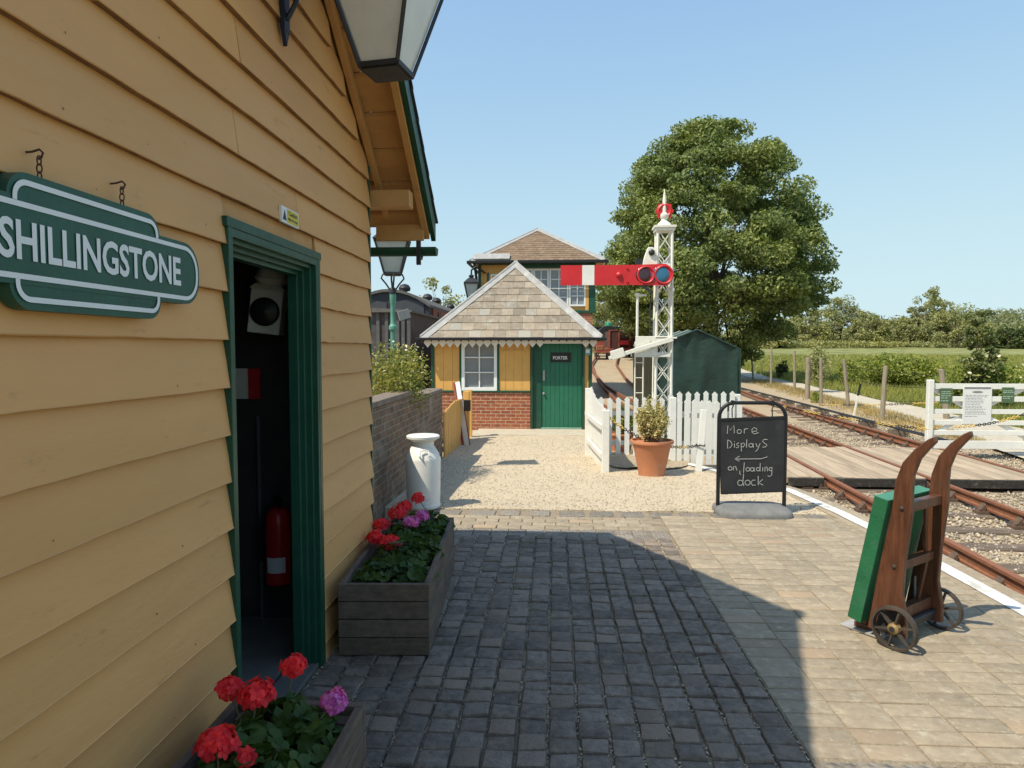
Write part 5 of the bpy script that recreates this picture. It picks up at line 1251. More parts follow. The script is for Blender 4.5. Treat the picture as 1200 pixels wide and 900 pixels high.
for z, k in lv:
    for i in range(n):
        x, y = sup(2*math.pi*i/n, .362-(1-k)*.22, .27*k if k > .3 else .27*k); vs.append((cxm+x, AYD-.03+y, z+.002))
mb.add(vs, [(i*n+j, i*n+(j+1) % n, (i+1)*n+(j+1) % n, (i+1)*n+j) for i in range(len(lv)-1) for j in range(n)]+[tuple(range((len(lv)-1)*n, len(lv)*n)), tuple(range(n))[::-1]])
mb.build('base', m_rubber, ab, smooth=True)
k6 = AYD/800/6
def bp_(u, v): return (835+u/6-650)*AYD/800, EYE-(465+v/6-408)*AYD/800
pc = [bp_(30, 145), bp_(478, 125), bp_(487, 652), bp_(50, 676)]
mb = MB(); mb.prism([(x, AYD-.012, z) for x, z in pc], (0, .024, 0)); bd = mb.build('board', m_chalkboard, ab, bevel=.003)
mb = MB()
(a, b_, c_, d) = pc; f = lambda p, q, s_: (lerp(p[0], q[0], s_), lerp(p[1], q[1], s_))
mb.prism([(x, AYD-.016, z) for x, z in (a, b_, f(b_, c_, .035), f(a, d, .035))], (0, .004, 0)); mb.prism([(x, AYD-.016, z) for x, z in (f(d, a, .02), f(c_, b_, .02), c_, d)], (0, .004, 0)); mb.build('board_trim', m_black, bd)
hk = MB()
for u in (120, 392):
    x, z = bp_(u, 130); hk.tube([(x, AYD, zt), (x+.006, AYD-.008, zt-.03), (x-.004, AYD, zt-.06), (x, AYD, z-.01)], .006, 5); hk.tube([(x+.022*math.cos(i*.785), AYD, zt+.022*math.sin(i*.785)) for i in range(8)], .006, 5, closed=True) if False else hk.box(x-.012, x+.012, AYD-.024, AYD+.024, zt-.024, zt+.024)
hk.build('hook', m_black, ab)
def circ(u, v, r, ry=None, a0=0, a1=360): return [(u+r*math.cos(R(a0+(a1-a0)*i/10)), v+(ry or r)*math.sin(R(a0+(a1-a0)*i/10))) for i in range(11)]
ST = [[(85, 250), (88, 192), (106, 225), (129, 190), (133, 245)], circ(166, 234, 15, 14, -60, 310), [(200, 247), (200, 214)], [(200, 226), (210, 214), (226, 214)], [(251, 232), (285, 230), (285, 215), (266, 205), (251, 220), (253, 240), (270, 250), (298, 240)],
      [(88, 295), (88, 352), (108, 345), (120, 325), (108, 302), (88, 293)], [(135, 318), (135, 346)], [(134, 303), (136, 307)], [(166, 312), (150, 318), (152, 328), (165, 335), (160, 347), (145, 346)], [(180, 315), (183, 372)], [(181, 319), (198, 313), (206, 325), (196, 340), (182, 341)], [(218, 288), (217, 346)], circ(246, 329, 14, 13, -40, 320), [(261, 315), (264, 346)], [(280, 315), (290, 340)], [(309, 314), (292, 360), (278, 372)], [(358, 288), (334, 287), (325, 300), (340, 315), (355, 325), (348, 339), (325, 341)],
      [(360, 408), (318, 422), (230, 424), (140, 426)], [(170, 405), (139, 426), (172, 441)],
      circ(108, 492, 14, 13, -50, 310), [(130, 506), (132, 478), (145, 476), (155, 506)], [(175, 508), (174, 525), (181, 536)], [(204, 449), (200, 522)], circ(229, 497, 13, 13, -50, 310), circ(258, 497, 12, 13, -40, 320), [(271, 484), (274, 512)], circ(298, 495, 12, 12, -40, 320), [(312, 453), (312, 511)], [(330, 482), (330, 509)], [(345, 511), (345, 481), (358, 478), (364, 509)], circ(382, 494, 10, 11, -40, 320), [(393, 480), (392, 535), (375, 546), (364, 538)],
      circ(179, 592, 18, 19, -40, 320), [(201, 528), (197, 585), (203, 614)], circ(229, 590, 18, 18, -50, 310), [(282, 572), (262, 572), (252, 592), (262, 608), (284, 606)], [(300, 542), (302, 607)], [(331, 566), (304, 590), (335, 606)]]
for i0, i1 in ((0, 4), (4, 15), (15, 17), (17, 29), (29, len(ST))):
    mb = MB()
    for st in ST[i0:i1]: strip(mb, [bp_(u, v) for u, v in st], .0068, (0, AYD-.0175, 0), (1, 0, 0), (0, 0, 1))
    mb.build('chalk_line', m_chalk, bd, fix=False)


# ================================================================ sack barrow and green board
O = Vector((2.05, 3.95, 0)); Aa = Vector((.79, .61, 0)).normalized(); Bk = Vector((.61, -.79, 0)).normalized()
W = lambda s_, b_, z: O+Aa*s_+Bk*b_+Vector((0, 0, z))
bar = thing('sack_barrow', 'upright varnished wooden sack barrow with curved handles and spoked iron wheels on the sunlit paving', 'hand truck', O)
for s0 in (-.205, .205):
    th = .036
    outl = [(-.15, .06), (-.098, .4), (-.036, .75), (-.020, .92), (.015, 1.03), (.075, 1.11), (.140, 1.170), (.175, 1.190), (.182, 1.160), (.145, 1.115), (.105, 1.06), (.075, .97), (.070, .88), (.072, .76), (.045, .5), (.035, .3), (.06, .16), (.06, .06)]
    mb = MB(); mb.prism([W(s0-th/2, b_, z) for b_, z in outl], Aa*th); mb.build('side_rail', m_barrow, bar, bevel=.007)
for z, b_, h in ((.78, .02, .055), (.45, -.01, .05), (.15, -.02, .10)):
    mb = MB(); mb.beam(W(-.187, b_, z), W(.187, b_, z), .05, h); mb.build('cross_bar', m_barrow, bar, bevel=.005)
mb = MB(); mb.beam(W(.05, .02, .75), W(.13, -.01, .47), .03, .012, Bk); mb.beam(W(.13, .0, .45), W(.09, -.03, .15), .03, .012, Bk); mb.build('strap', m_barrow, bar)
for s0 in (-.2235, .2235):
    for z, b_ in ((.78, .022), (.45, -.01), (.15, -.02)): MB().lathe(W(s0, b_, z), [(.013, 0), (.011, .006), (.004, .009)], 8, axis=Aa*(1 if s0 > 0 else -1)).build('bolt', m_wheel, bar)
    MB().prism([W(s0, -.10, .07), W(s0, .03, .07), W(s0, .02, .2), W(s0, -.08, .2)], Aa*(.004 if s0 > 0 else -.004)).build('iron_plate', m_dark, bar)

mb = MB(); mb.tube([W(-.29, .02, .122), W(.29, .02, .122)], .016, 8); mb.beam(W(-.19, .0, .10), W(.19, .0, .10), .05, .03); mb.build('axle', m_dark, bar)
mb = MB(); mb.prism([W(-.21, -.08, .012), W(.21, -.08, .012), W(.19, -.33, .006), W(-.19, -.33, .006)], (0, 0, .008)); mb.prism([W(-.21, -.075, .012), W(-.17, -.075, .012), W(-.17, -.083, .3), W(-.21, -.083, .3)], Bk*-.006); mb.prism([W(.17, -.075, .012), W(.21, -.075, .012), W(.21, -.083, .3), W(.17, -.083, .3)], Bk*-.006); mb.build('toe_plate', m_lead, bar)
for s0 in (-.262, .262):
    c = W(s0, .02, .122); r = .12
    mb = MB(); mb.lathe(c, [(r-.012, -.018), (r, -.016), (r, .016), (r-.012, .018), (r-.014, .0)], 40, axis=Aa)
    mb.f = [q for q in mb.f if len(q) == 4]; mb.mi = [0]*len(mb.f)
    n = 40; mb.f += [(4*n+k, 4*n+(k+1) % n, (k+1) % n, k) for k in range(n)]; mb.mi += [0]*n
    wh = mb.build('wheel', m_wheel, bar, smooth=True)
    mb = MB(); u = Bk
    for k in range(6):
        a = R(60*k+15); d = u*math.cos(a)+Vector((0, 0, 1))*math.sin(a); mb.beam(c+d*.015, c+d*(r-.010), .026, .010, Aa.cross(d), .020, .008)
    mb.build('spokes', m_wheel, wh)
    mb = MB(); mb.lathe(c-Aa*.026, [(.018, 0), (.03, .008), (.03, .044), (.018, .052)], 14, axis=Aa); mb.build('hub', m_chain_y if False else M('hub_brass_%d' % int(s0 > 0), (.22, .14, .05), rough=.5), wh)
gb = thing('green_board', 'thick bright green painted wooden board leaning upright against the sack barrow', 'board', W(0, -.2, .1))
mb = MB(); prof = [(-.215, .035), (-.115-.0, .02), (-.024+.0, .80), (-.124, .815)]
prof = [(-.250, .100), (-.172, .085), (-.035, .815), (-.113, .830)]
mb.prism([W(-.255, b_, z) for b_, z in prof], Aa*.50); mb.build('board', m_boardgreen, gb, bevel=.004)
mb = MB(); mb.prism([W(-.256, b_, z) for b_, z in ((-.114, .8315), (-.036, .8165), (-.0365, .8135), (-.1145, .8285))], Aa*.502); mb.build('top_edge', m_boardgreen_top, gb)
mb = MB(); mb.beam(W(-.16, -.22, .03), W(.16, -.22, .03), .08, .035); mb.beam(W(-.16, -.22, .067), W(.16, -.22, .067), .06, .03); mb.build('packing_block', m_barrow, bar)

# ================================================================ white gate and notices
GY = 13.7; g = thing('field_gate', 'white five-barred wooden gate beyond the railway carrying three notices', 'gate', (8.3, GY, -.45))
X = lambda px: P(px, 490, GY).x; Z = lambda py: P(1140, py, GY).z
mb = MB(); mb.box(X(1085.5), X(1092), GY-.06, GY+.05, -.5, Z(445)); mb.build('gate_post', m_white, g, bevel=.012)
xr_ = X(1204); 
for (ya, yb) in ((449.5, 456), (464.5, 470.5), (479.5, 485), (492.5, 498), (504.5, 510), (516.5, 526)):
    mb = MB(); mb.box(X(1092), xr_, GY-.02, GY+.015, Z(yb), Z(ya)); mb.build('gate_bar', m_white, g, bevel=.004)
mb = MB()
for p, q in (((1092, 511), (1129, 488)), ((1129, 488), (1200, 455)), ((1092, 455), (1128, 475)), ((1150, 485), (1200, 512))):
    mb.beam(P(*p, GY+.035), P(*q, GY+.035), .03, .085, (0, 0, 1))
mb.build('gate_brace', m_white, g)
mb = MB(); mb.box(xr_-.03, xr_+.10, GY-.05, GY+.05, Z(527), Z(444)); mb.build('gate_stile', m_white, g, bevel=.008); mb = MB(); mb.box(xr_+.12, xr_+.28, GY-.08, GY+.08, -.5, Z(440)); mb.build('gate_post', m_white, g, bevel=.01)
def notice(label, p0, p1, paper, ink, lines, hdr=None, oval=False):
    a, b_ = P(*p0, GY-.03), P(*p1, GY-.03); x0, x1, z1, z0 = a.x, b_.x, a.z, b_.z; t = thing('notice_board', label, 'notice', ((x0+x1)/2, GY-.03, z0))
    MB().box(x0, x1, GY-.034, GY-.0215, z0, z1).build('panel', paper, t)
    mb = MB(); y_ = GY-.0355; H_, Wd = z1-z0, x1-x0
    for s_, l, h in lines:
        xx = x0+Wd*.08; zz = z1-H_*s_; end = x0+Wd*(.08+.84*l)
        while xx < end-.01:
            w = min(random.uniform(.02, .07), end-xx); mb.quad((xx, y_, zz), (xx+w, y_, zz), (xx+w, y_, zz+h*H_), (xx, y_, zz+h*H_)); xx += w+.012
    if oval:
        pts = [(x0+Wd*.5+Wd*.19*math.cos(i*.2618), z1-H_*.145+H_*.03*math.sin(i*.2618)) for i in range(24)]; mb.add([(x, y_, z) for x, z in pts], [tuple(range(24))])
    mb.build('print', ink, t, fix=False)
    if hdr: MB().box(x0+.02, x1-.02, GY-.036, GY-.0345, z1-H_*.065, z1-.008).build('header_strip', hdr, t)
notice('large white printed notice hung on the middle of the white field gate', (1129, 453), (1161, 497), m_paper, m_ink, [(s_, random.uniform(.5, 1), .012) for s_ in (.24, .28, .32, .36, .40, .44, .48, .53, .57, .61, .66, .70, .74, .80)], m_ink, True)
notice('small green notice on the left part of the white field gate', (1102, 455), (1115.5, 473), m_notice_green, m_notice_pale, [(.25, 1, .06), (.38, 1, .06), (.52, .9, .06), (.66, .7, .06), (.85, .8, .08)])
notice('small green notice on the right part of the white field gate', (1174.5, 454), (1188, 472), m_notice_green, m_notice_pale, [(.25, .9, .06), (.36, 1, .06), (.62, 1, .06), (.74, .7, .06)])

# ================================================================ tarpaulin shelter
t = thing('tarpaulin_shelter', 'dark green tarpaulin garage tent with a low gable behind the white signal', 'shelter', (3.1, 15, -.47))
yF, yB = 15.0, 19.2; xl, xr_, xa = P(768, 440, yF).x, P(866, 440, yF).x, P(816, 440, yF).x
ze, za, zl = P(866, 409, yF).z, P(816, 387, yF).z, P(768, 405, yF).z
def crumple(grid):
    return [[Vector(p)+Vector((.018*noise.noise((p[0]*3, p[2]*1.2, 3)), .075*noise.noise((p[0]*5.5, p[2]*.9, 1))+.012*noise.noise((p[0]*7, p[2]*8, 2)), 0)) for p in rw] for rw in grid]
def gridmb(grid):
    mb = MB(); w = len(grid[0]); mb.v = [tuple(p) for rw in grid for p in rw]
    for i in range(len(grid)-1):
        for j in range(w-1): mb.f.append((i*w+j, i*w+j+1, (i+1)*w+j+1, (i+1)*w+j)); mb.mi.append(0)
    return mb
topf = lambda x: lerp(zl, za, (x-xl)/(xa-xl)) if x < xa else lerp(za, ze, (x-xa)/(xr_-xa))
fg = [[(x+(.04*(1-v) if x > xa else -.04*(1-v)), yF, lerp(-.5, topf(x)-.01, v)) for x in span(xl, xr_, 30)] for v in span(0, 1, 24)]
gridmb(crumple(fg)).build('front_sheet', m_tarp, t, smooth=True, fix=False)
for xs, zt_ in ((xl, zl), (xr_, ze)):
    sg = [[(xs+.025*noise.noise((y*3, v*4, 7)), y, lerp(-.5, zt_, v)) for y in span(yF, yB, 30)] for v in span(0, 1, 12)]
    gridmb(sg).build('side_sheet', m_tarp, t, smooth=True, fix=False)
for a, b_, za_, zb_ in ((xl, xa, zl, za), (xr_, xa, ze, za)):
    sg = [[(lerp(a, b_, v), y, lerp(za_, zb_, v)-.03*math.sin(math.pi*v)*abs(math.sin((y-yF)*3.0))) for y in span(yF-.05, yB, 40)] for v in span(0, 1, 8)]
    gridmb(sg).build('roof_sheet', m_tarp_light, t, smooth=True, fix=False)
mb = MB(); mb.tube([(xl-.03, yF-.02, -.5), (xl, yF-.03, zl), (xa, yF-.03, za+.01), (xr_, yF-.03, ze), (xr_+.04, yF-.02, -.5)], .025, 8); mb.build('front_tube', m_tarp, t, smooth=True)
mb = MB()
for y in span(yF+1, yB, 3): mb.tube([(xl, y, zl+.01), (xa, y, za+.02), (xr_, y, ze+.01)], .03, 6)
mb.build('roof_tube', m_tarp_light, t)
mb = MB(); mb.add([(xl, yB, -.5), (xr_, yB, -.5), (xr_, yB, ze), (xa, yB, za), (xl, yB, zl)], [(0, 1, 2, 3, 4)]); mb.build('back_sheet', m_tarp, t, fix=False)

# ================================================================ fence posts along the path
FP = [((880, 409), (883, 445.6), .055, 'slender weathered fence post farthest along the path, beside the big tree'), ((904, 408), (903.5, 452), .06, 'weathered fence post standing left of the low dark bush by the path'), ((931, 411), (931, 457.5), .065, 'weathered fence post between the low dark bush and the thick post'),
      ((947, 419), (946, 467), .10, 'thick dark straining post beside the path'), ((962, 420), (962, 474.5), .06, 'pale fence post just right of the thick straining post'), ((989, 421), (994.5, 478), .062, 'weathered fence post leaning to the left, left of the white marker stick'), ((1038, 429), (1033, 491.5), .07, 'weathered fence post leaning to the right, midway to the white gate'), ((1103, 433), (1110, 492), .085, 'stout fence post behind the left end of the white gate')]
tops = []
for (tp, bt, r, lab) in FP:
    lo, hi = 10.0, 70.0
    for _ in range(40):
        mid = (lo+hi)/2; q = P(*bt, mid)
        if q.z < terr(q.x, mid)+.0 : hi = mid
        else: lo = mid
    D = (lo+hi)/2; b_ = P(*bt, D); a = P(*tp, D); tops.append((b_, a))
    t = thing('fence_post', lab, 'post', b_, 0, 'weathered fence posts along the path')
    mb = MB(); m_ = [b_.lerp(a, s_)+Vector((random.uniform(-.01, .01), 0, 0)) for s_ in (.33, .66)]
    mb.tube([b_-Vector((0, 0, .2)), *m_, a, a+Vector((0, 0, .01))], [r*1.05, r, r*.97, r*.93, r*.7], 9); mb.build('post', m_post, t, smooth=True)
wt = thing('fence_wire', 'thin wires strung between the weathered fence posts by the path', 'fence wire', tops[0][0])
for s_ in (.35, .62, .88):
    mb = MB(); mb.tube([b_.lerp(a, s_) for b_, a in tops], .006, 4); mb.build('wire', m_dark, wt)
a, b_ = P(1000, 486, 21.5), P(1008.5, 450, 21.5); t = thing('marker_stick', 'short leaning white stick with a black tip beside the far rail', 'stick', a)
MB().beam(a-Vector((0, 0, .1)), a.lerp(b_, .62), .045, .045).build('stick', m_white, t); MB().beam(a.lerp(b_, .62), b_, .046, .046).build('tip', m_black, t)

# ================================================================ vegetation
def crown(name, t, clumps, per, size, mat, up=.35, spread=1.0, sq=.8):
    Cs, Os = [], []
    for c, r in clumps:
        b_, d = ball(per, .15); b_[:, 2] *= sq; Cs.append(np.array(c)+b_*r*spread); Os.append(d*.6)
    C = np.concatenate(Cs); V, F = leaf_quads(C, size, up=up, out=np.concatenate(Os)); return np_mesh(name, V, F, mat, t)
def tree(name, label, base, h, rx, ry, mat, ncl, per, size, trunk_r=.3, z0=.18, cat='tree', group=None, clr=.24, shape=None, skew=0, profile=None, sq=.85):
    base = Vector(base); t = thing(name, label, cat, base, 0, group); clumps = []
    ch = h*(1-z0)
    for i in range(ncl):
        for _ in range(40):
            u = random.random(); a = random.uniform(0, 6.283); k = random.uniform(.25, 1)**.4
            pr = profile(u) if profile else math.sqrt(max(0, 1-((u-.42)/.62)**2))
            if random.random() < pr: break
        rr = pr*k
        clumps.append(((base.x+rx*rr*math.cos(a)*.88+skew*u*rx, base.y+ry*rr*math.sin(a)*.88, base.z+h*z0+ch*u*.95), rx*clr*random.uniform(.6, 1.25)))
    crown('crown', t, clumps, per, size, mat, sq=sq)
    mb = MB(); top = base+Vector((skew*rx*.5, 0, h*.72))
    mid = base+Vector((.1*trunk_r, 0, h*.3)); mb.tube([base-Vector((0, 0, .3)), base+Vector((0, 0, .4)), mid, base.lerp(top, .7), top], [trunk_r*1.35, trunk_r, trunk_r*.8, trunk_r*.45, trunk_r*.12], 9)
    for i in range(min(26, ncl)):
        c = Vector(clumps[i*max(1, ncl//26) % ncl][0]); s_ = base+(top-base)*random.uniform(.28, .75); m_ = s_.lerp(c, .5)+Vector((0, 0, .06*h*random.random()-.02*h)); k = trunk_r*random.uniform(.22, .4)
        mb.tube([s_, m_, c], [k, k*.6, k*.15], 5)
    mb.build('trunk', m_bark, t, smooth=True); return t
b_ = P(846, 408, 46); bz = terr(b_.x+1.5, 46)
def bigprof(u):
    return pl([(0, .28), (.1, .50), (.2, .74), (.3, .97), (.4, 1.0), (.57, .88), (.75, .72), (.88, .56), (.96, .42), (1, .25)], u)
tree('broadleaf_tree', 'huge dense broadleaf tree towering behind the signal and the green shelter', (b_.x-.75, 46, bz), 14.9+1.6-bz, 8.5, 8.0, m_leaf_big, 470, 370, .235, .55, .06, clr=.13, profile=bigprof, sq=.55)
# trees behind the yard
for (px, D, pt, w, lab, mt) in ((722, 78, 334, 5.5, 'pale drooping birch-like tree behind the red wagon, left of the huge tree', m_leaf_pale), (700, 95, 352, 5, 'distant pale tree just right of the signal box', m_leaf_pale), (752, 72, 360, 3.6, 'mid green rounded tree behind the red wagon, against the huge tree', m_leaf_hedge)):
    q = P(px, 408, D); z = terr(q.x, D); h = P(px, pt, D).z-z; tree('yard_tree', lab, (q.x, D, z), h, w*.62, w*.55, mt, 46, 130, .34, .2, .05, clr=.3, group='trees behind the yard')
q = P(520, 408, 60); tree('yard_tree', 'feathery treetop showing above the roof of the dark carriage', (q.x, 60, .3), P(515, 322, 60).z-.3, 2.2, 2, m_leaf_pale, 26, 60, .3, .15, .3, clr=.32, group='trees behind the yard')
for (px, D, pt, w, lab) in ((735, 62, 384, 2.6, 'low bush at the edge of the yard behind the red wagon'), (790, 66, 392, 3, 'dark low bush under the huge tree')):
    q = P(px, 408, D); z = terr(q.x, D); bush('shrub', lab, 'bush', (q.x, D, z-.1), (w, 1.6, (P(px, pt, D).z-z)*.55), 1600, .3, m_leaf_hedge, lumps=12)
HT = [(884, 130, 378, 9, 0), (905, 120, 382, 7, 1), (925, 140, 366, 9, 0), (948, 128, 370, 9, 0), (985, 135, 357, 11, 0), (1016, 128, 371, 9.5, 0), (1040, 140, 380, 8, 1), (1066, 132, 377, 9, 0), (1118, 126, 367, 13, 0), (1084, 136, 346, 8.5, 2), (1102, 140, 352, 8, 2), (1145, 170, 380, 11, 0), (1182, 120, 390, 8.5, 3), (1216, 118, 388, 9, 3), (1160, 128, 392, 5, 1), (868, 150, 380, 10, 0), (1240, 130, 372, 10, 0)]
HN = ['rounded hedgerow tree just right of the huge tree', 'low grey-green hedgerow bush right of the huge tree', 'pale hedgerow tree, second tall crown from the huge tree', 'bushy hedgerow tree between two taller pale crowns', 'tallest pale tree of the hedgerow left of centre in the field background', 'dome-shaped hedgerow tree before the dip in the skyline', 'low hedge bush at the dip in the skyline', 'broad hedge tree under the airy tall crown', 'wide bushy pale tree filling the hedgerow above the white gate', 'airy tall tree with gaps rising above the hedgerow', 'airy tall crown on the right shoulder of the tall hedgerow tree', 'hedgerow tree in front of the wooded hill', 'dark rounded tree by the low shed at the right edge', 'dark tree at the far right edge of the picture', 'small hedge bush in front of the low shed', 'hedgerow tree half hidden behind the huge tree', 'hedgerow tree outside the right edge']
for (px, D, pt, w, k), lab in zip(HT[:-1], HN):
    q = P(px, 408, D); z = terr_f(q.x, D); h = (P(px, pt, D).z-z)*1.16
    tree('hedgerow_tree', lab, (q.x, D, z-.3), h+.3, w*.42, w*.45, [[m_leaf_hedge, m_leaf_pale, m_leaf_hedge][int(px) % 3], m_leaf_hedge, m_leaf_pale, m_leaf_dark][k], 60 if k != 2 else 34, 150 if k != 2 else 90, .42, .25, .02 if k != 2 else .25, clr=.27 if k != 2 else .24, group='trees in the far hedgerow', profile=(lambda u: pl([(0, .95), (.4, 1), (.7, .8), (1, .3)], u)) if k != 2 else None)
# hedge foot
bush('hedge', 'long low hedge closing the far side of the field under the hedgerow trees', 'hedge', (44, 122, terr(44, 122)-.2), (30, 3, .8), 6000, .4, m_leaf_hedge, stem=False, lumps=90)
# far woodland on the hill
def woodland():
    Cs = []
    for i in range(330):
        y = random.uniform(300, 660); x = y*random.uniform(.42, .86); z = terr_f(x, y); r = random.uniform(3, 5.5)
        b_, d = ball(60, .5); Cs.append(np.array([x, y, z+r*.8])+b_*np.array([r, r, r*1.1]))
    for i in range(160):
        y = random.uniform(240, 400); x = y*random.uniform(.16, .45); z = terr_f(x, y); r = random.uniform(3, 5)
        b_, d = ball(50, .5); Cs.append(np.array([x, y, z+r*.5])+b_*np.array([r, r, r*.8]))
    C = np.concatenate(Cs); V, F = leaf_quads(C, 1.9, up=.5); o = np_mesh('distant_woodland', V, F, m_wood_far); tag(o, 'far wooded hill seen as one mass at the right horizon', 'woodland', kind='stuff')
woodland()
# field shrubs
q = P(1150, 442, 24); z = terr(q.x, 24); hz = P(1150, 374, 24).z-z
tree('tall_shrub', 'tall narrow dark shrub with pale flowers rising behind the white gate', (q.x, 24, z-.1), (hz+.1)*1.12, .60, .58, m_leaf_shrub, 90, 70, .12, .05, .05, 'shrub', clr=.26, profile=lambda u: pl([(0, 1), (.35, .95), (.7, .8), (1, .55)], u), skew=-.15)
q = P(1182, 440, 25); z = terr(q.x, 25); tree('sapling', 'small sapling in the rough grass right of the tall dark shrub', (q.x, 25, z-.05), P(1182, 412, 25).z-z, .42, .4, m_leaf_shrub, 16, 45, .12, .03, .35, 'sapling', clr=.35)
def bramble(label, px0, px1, D, ptop, pbot, n, dy=1.5, mat=None, size=.13, lumps=40, gp=None):
    q0, q1 = P(px0, pbot, D), P(px1, pbot, D); cx = (q0.x+q1.x)/2; z = terr(cx, D); h = P((px0+px1)/2, ptop, D).z-z
    return bush('bramble_thicket', label, 'bush', (cx, D, z-.1), ((q1.x-q0.x)/2, dy, h*.6), n, size, mat or m_leaf_bramble, stem=False, lumps=lumps, group=gp)
bramble('broad bright green bramble thicket in the field behind the fence posts', 1000, 1106, 38, 417, 450, 9500, 2.6, size=.17, lumps=60)
bramble('bramble thicket with pale flowers low behind the white gate', 1090, 1215, 24.5, 424, 450, 5000, 1.2, lumps=50)
bramble('rounded grey-green bush behind the thick straining post', 942, 974, 33, 407, 440, 1500, 1.0, m_leaf_hedge, .14, 14)
bramble('small dark bush low in the grass between two fence posts', 908, 925, 48, 421, 430, 600, .8, m_leaf_dark, .16, 8)
bramble('low green weed clump at the foot of the thick post', 950, 962, 27.5, 457, 470, 300, .4, m_leaf_bramble, .1, 5)
bramble('low dark green thicket at the field edge left of the bramble', 978, 1006, 39, 423, 448, 1600, 1.2, m_leaf_bramble, .13, 14)
def blossoms(label, n, px0, px1, D, y0, y1):
    C = np.array([P(random.uniform(px0, px1), random.uniform(y0, y1), D+random.uniform(-.6, .2)) for _ in range(n)]); V, F = leaf_quads(C, .10, aspect=.95, up=0); tag(np_mesh('wild_flowers', V, F, m_petal_white), label, 'flowers', kind='stuff')
blossoms('scattered white wild flowers on the brambles behind the gate', 26, 1130, 1200, 23.3, 412, 446)
# grass
def grass(name, n, samp, h, w, label, mat=None):
    C = np.array([samp() for _ in range(n)]); k = 5
    B = np.repeat(C, k, 0)+np.concatenate([rng.normal(size=(n*k, 2))*.07, np.zeros((n*k, 1))], 1); m = len(B)
    a = rng.uniform(0, 6.283, m); dr = np.stack([np.cos(a), np.sin(a), np.zeros(m)], 1); hh = h*rng.uniform(.5, 1.3, m)[:, None]
    sc = (.6+C[:, 1]/40).repeat(k)[:, None]
    lean = rng.normal(size=(m, 3))*.35; lean[:, 2] = 1
    V = np.stack([B-dr*w*sc, B+dr*w*sc, B+lean*hh], 1).reshape(-1, 3); F = np.arange(3*m).reshape(m, 3)
    tag(np_mesh(name, V, F, mat or m_grass), label, 'grass', kind='stuff')
def samp_field():
    while True:
        y = 16+75*random.random()**1.6; x = random.uniform(path_hi(y)+.1, path_hi(y)+6+y*.75)
        return (x, y, terr(x, y))
grass('field_grass', 34000, samp_field, .30, .014, 'rough meadow grass filling the field beyond the path')
def samp_verge():
    y = random.uniform(15, 45); x = path_lo(y)-random.uniform(.0, 1.6)*random.random(); 
    return (x, y, terr(x, y))
grass('verge_grass', 2600, samp_verge, .13, .008, 'dry straw-coloured grass tufts along the near edge of the path', m_drygrass)
def samp_bed():
    return (random.uniform(.8, 2.2), random.uniform(9.9, 12.2), -.18)
grass('weeds', 160, samp_bed, .09, .006, 'scattered weeds at the foot of the picket fence')

# ================================================================ yard vehicles and far shed
WD = 50; q0, q1 = P(713, 420, WD), P(750, 420, WD); wz = P(730, 421, WD).z
v = thing('open_wagon', 'rust red open goods wagon standing in the far yard behind the signal', 'wagon', ((q0.x+q1.x)/2, WD, wz))
zt_, zb_ = P(730, 388, WD).z, P(730, 407, WD).z
mb = MB(); x0, x1 = q0.x, q1.x
mb.box(x0, x1, WD, WD+.08, zb_, zt_); mb.box(x0, x0+.08, WD+.081, WD+5, zb_, zt_); mb.box(x1-.08, x1, WD+.081, WD+5, zb_, zt_); mb.box(x0, x1, WD+5, WD+5.08, zb_, zt_); mb.box(x0, x1, WD, WD+5, zb_-.06, zb_-.002); mb.build('body', m_wagon_shade, v)
mb = MB()
for s_ in (0, .33, .68, 1): mb.box(lerp(x0, x1-.12, s_), lerp(x0, x1-.12, s_)+.12, WD-.08, WD-.002, zb_-.1, zt_+.03)
mb.box(x0-.05, x1+.05, WD-.06, WD+.0, zt_-.05, zt_+.06) if False else mb.box(x0, x1, WD-.05, WD-.003, zt_+.032, zt_+.09)
mb.build('stanchion', m_wagon, v)
mb = MB(); mb.box(lerp(x0, x1, .33), lerp(x0, x1, .62), WD-.35, WD-.09, P(0+730, 404, WD).z, P(730, 399, WD).z); mb.build('red_box', m_red, v)
mb = MB(); mb.box(x0-.05, x1+.05, WD-.2, WD+5, zb_-.45, zb_-.07); mb.build('buffer_beam', m_wagon, v)
for s_ in (.2, .8):
    mb = MB(); mb.lathe((lerp(x0, x1, s_), WD-.2, zb_-.25), [(.09, 0), (.09, .35), (.2, .36), (.2, .42)], 14, axis=(0, -1, 0)); mb.build('buffer', m_dark, v)
for yq in (WD+.9, WD+4):
    for s_ in (.15, .85):
        mb = MB(); mb.lathe((lerp(x0, x1, s_), yq, wz+.45), [(.42, -.06), (.45, -.06), (.45, .06), (.42, .06)], 18, axis=(1, 0, 0)); mb.build('wheel', m_dark, v)
LD = 54; q = P(716, 408, LD); v = thing('steam_locomotive', 'small dark locomotive with a green dome behind the red open wagon', 'locomotive', (q.x, LD, terr(q.x, LD)))
zr_ = P(717, 384, LD).z
mb = MB(); mb.lathe((q.x-.2, LD, zr_-.75), [(.9, 0), (.92, .1), (.9, 5)], 22, axis=(0, 1, 0)); mb.build('boiler', m_dark, v, smooth=True)
mb = MB(); mb.lathe((P(717.5, 0, LD).x, LD+1.2, zr_-.05), [(.34, 0), (.30, .1), (.29, .35), (.22, .5), (.02, .56)], 16); mb.build('dome', M('dome_green', (.02, .22, .13), rough=.35), v, smooth=True)
mb = MB(); mb.box(q.x-1.4, q.x+1.1, LD-.2, LD+6, terr(q.x, LD)+.7, terr(q.x, LD)+1.15); mb.build('frame', m_wagon, v)
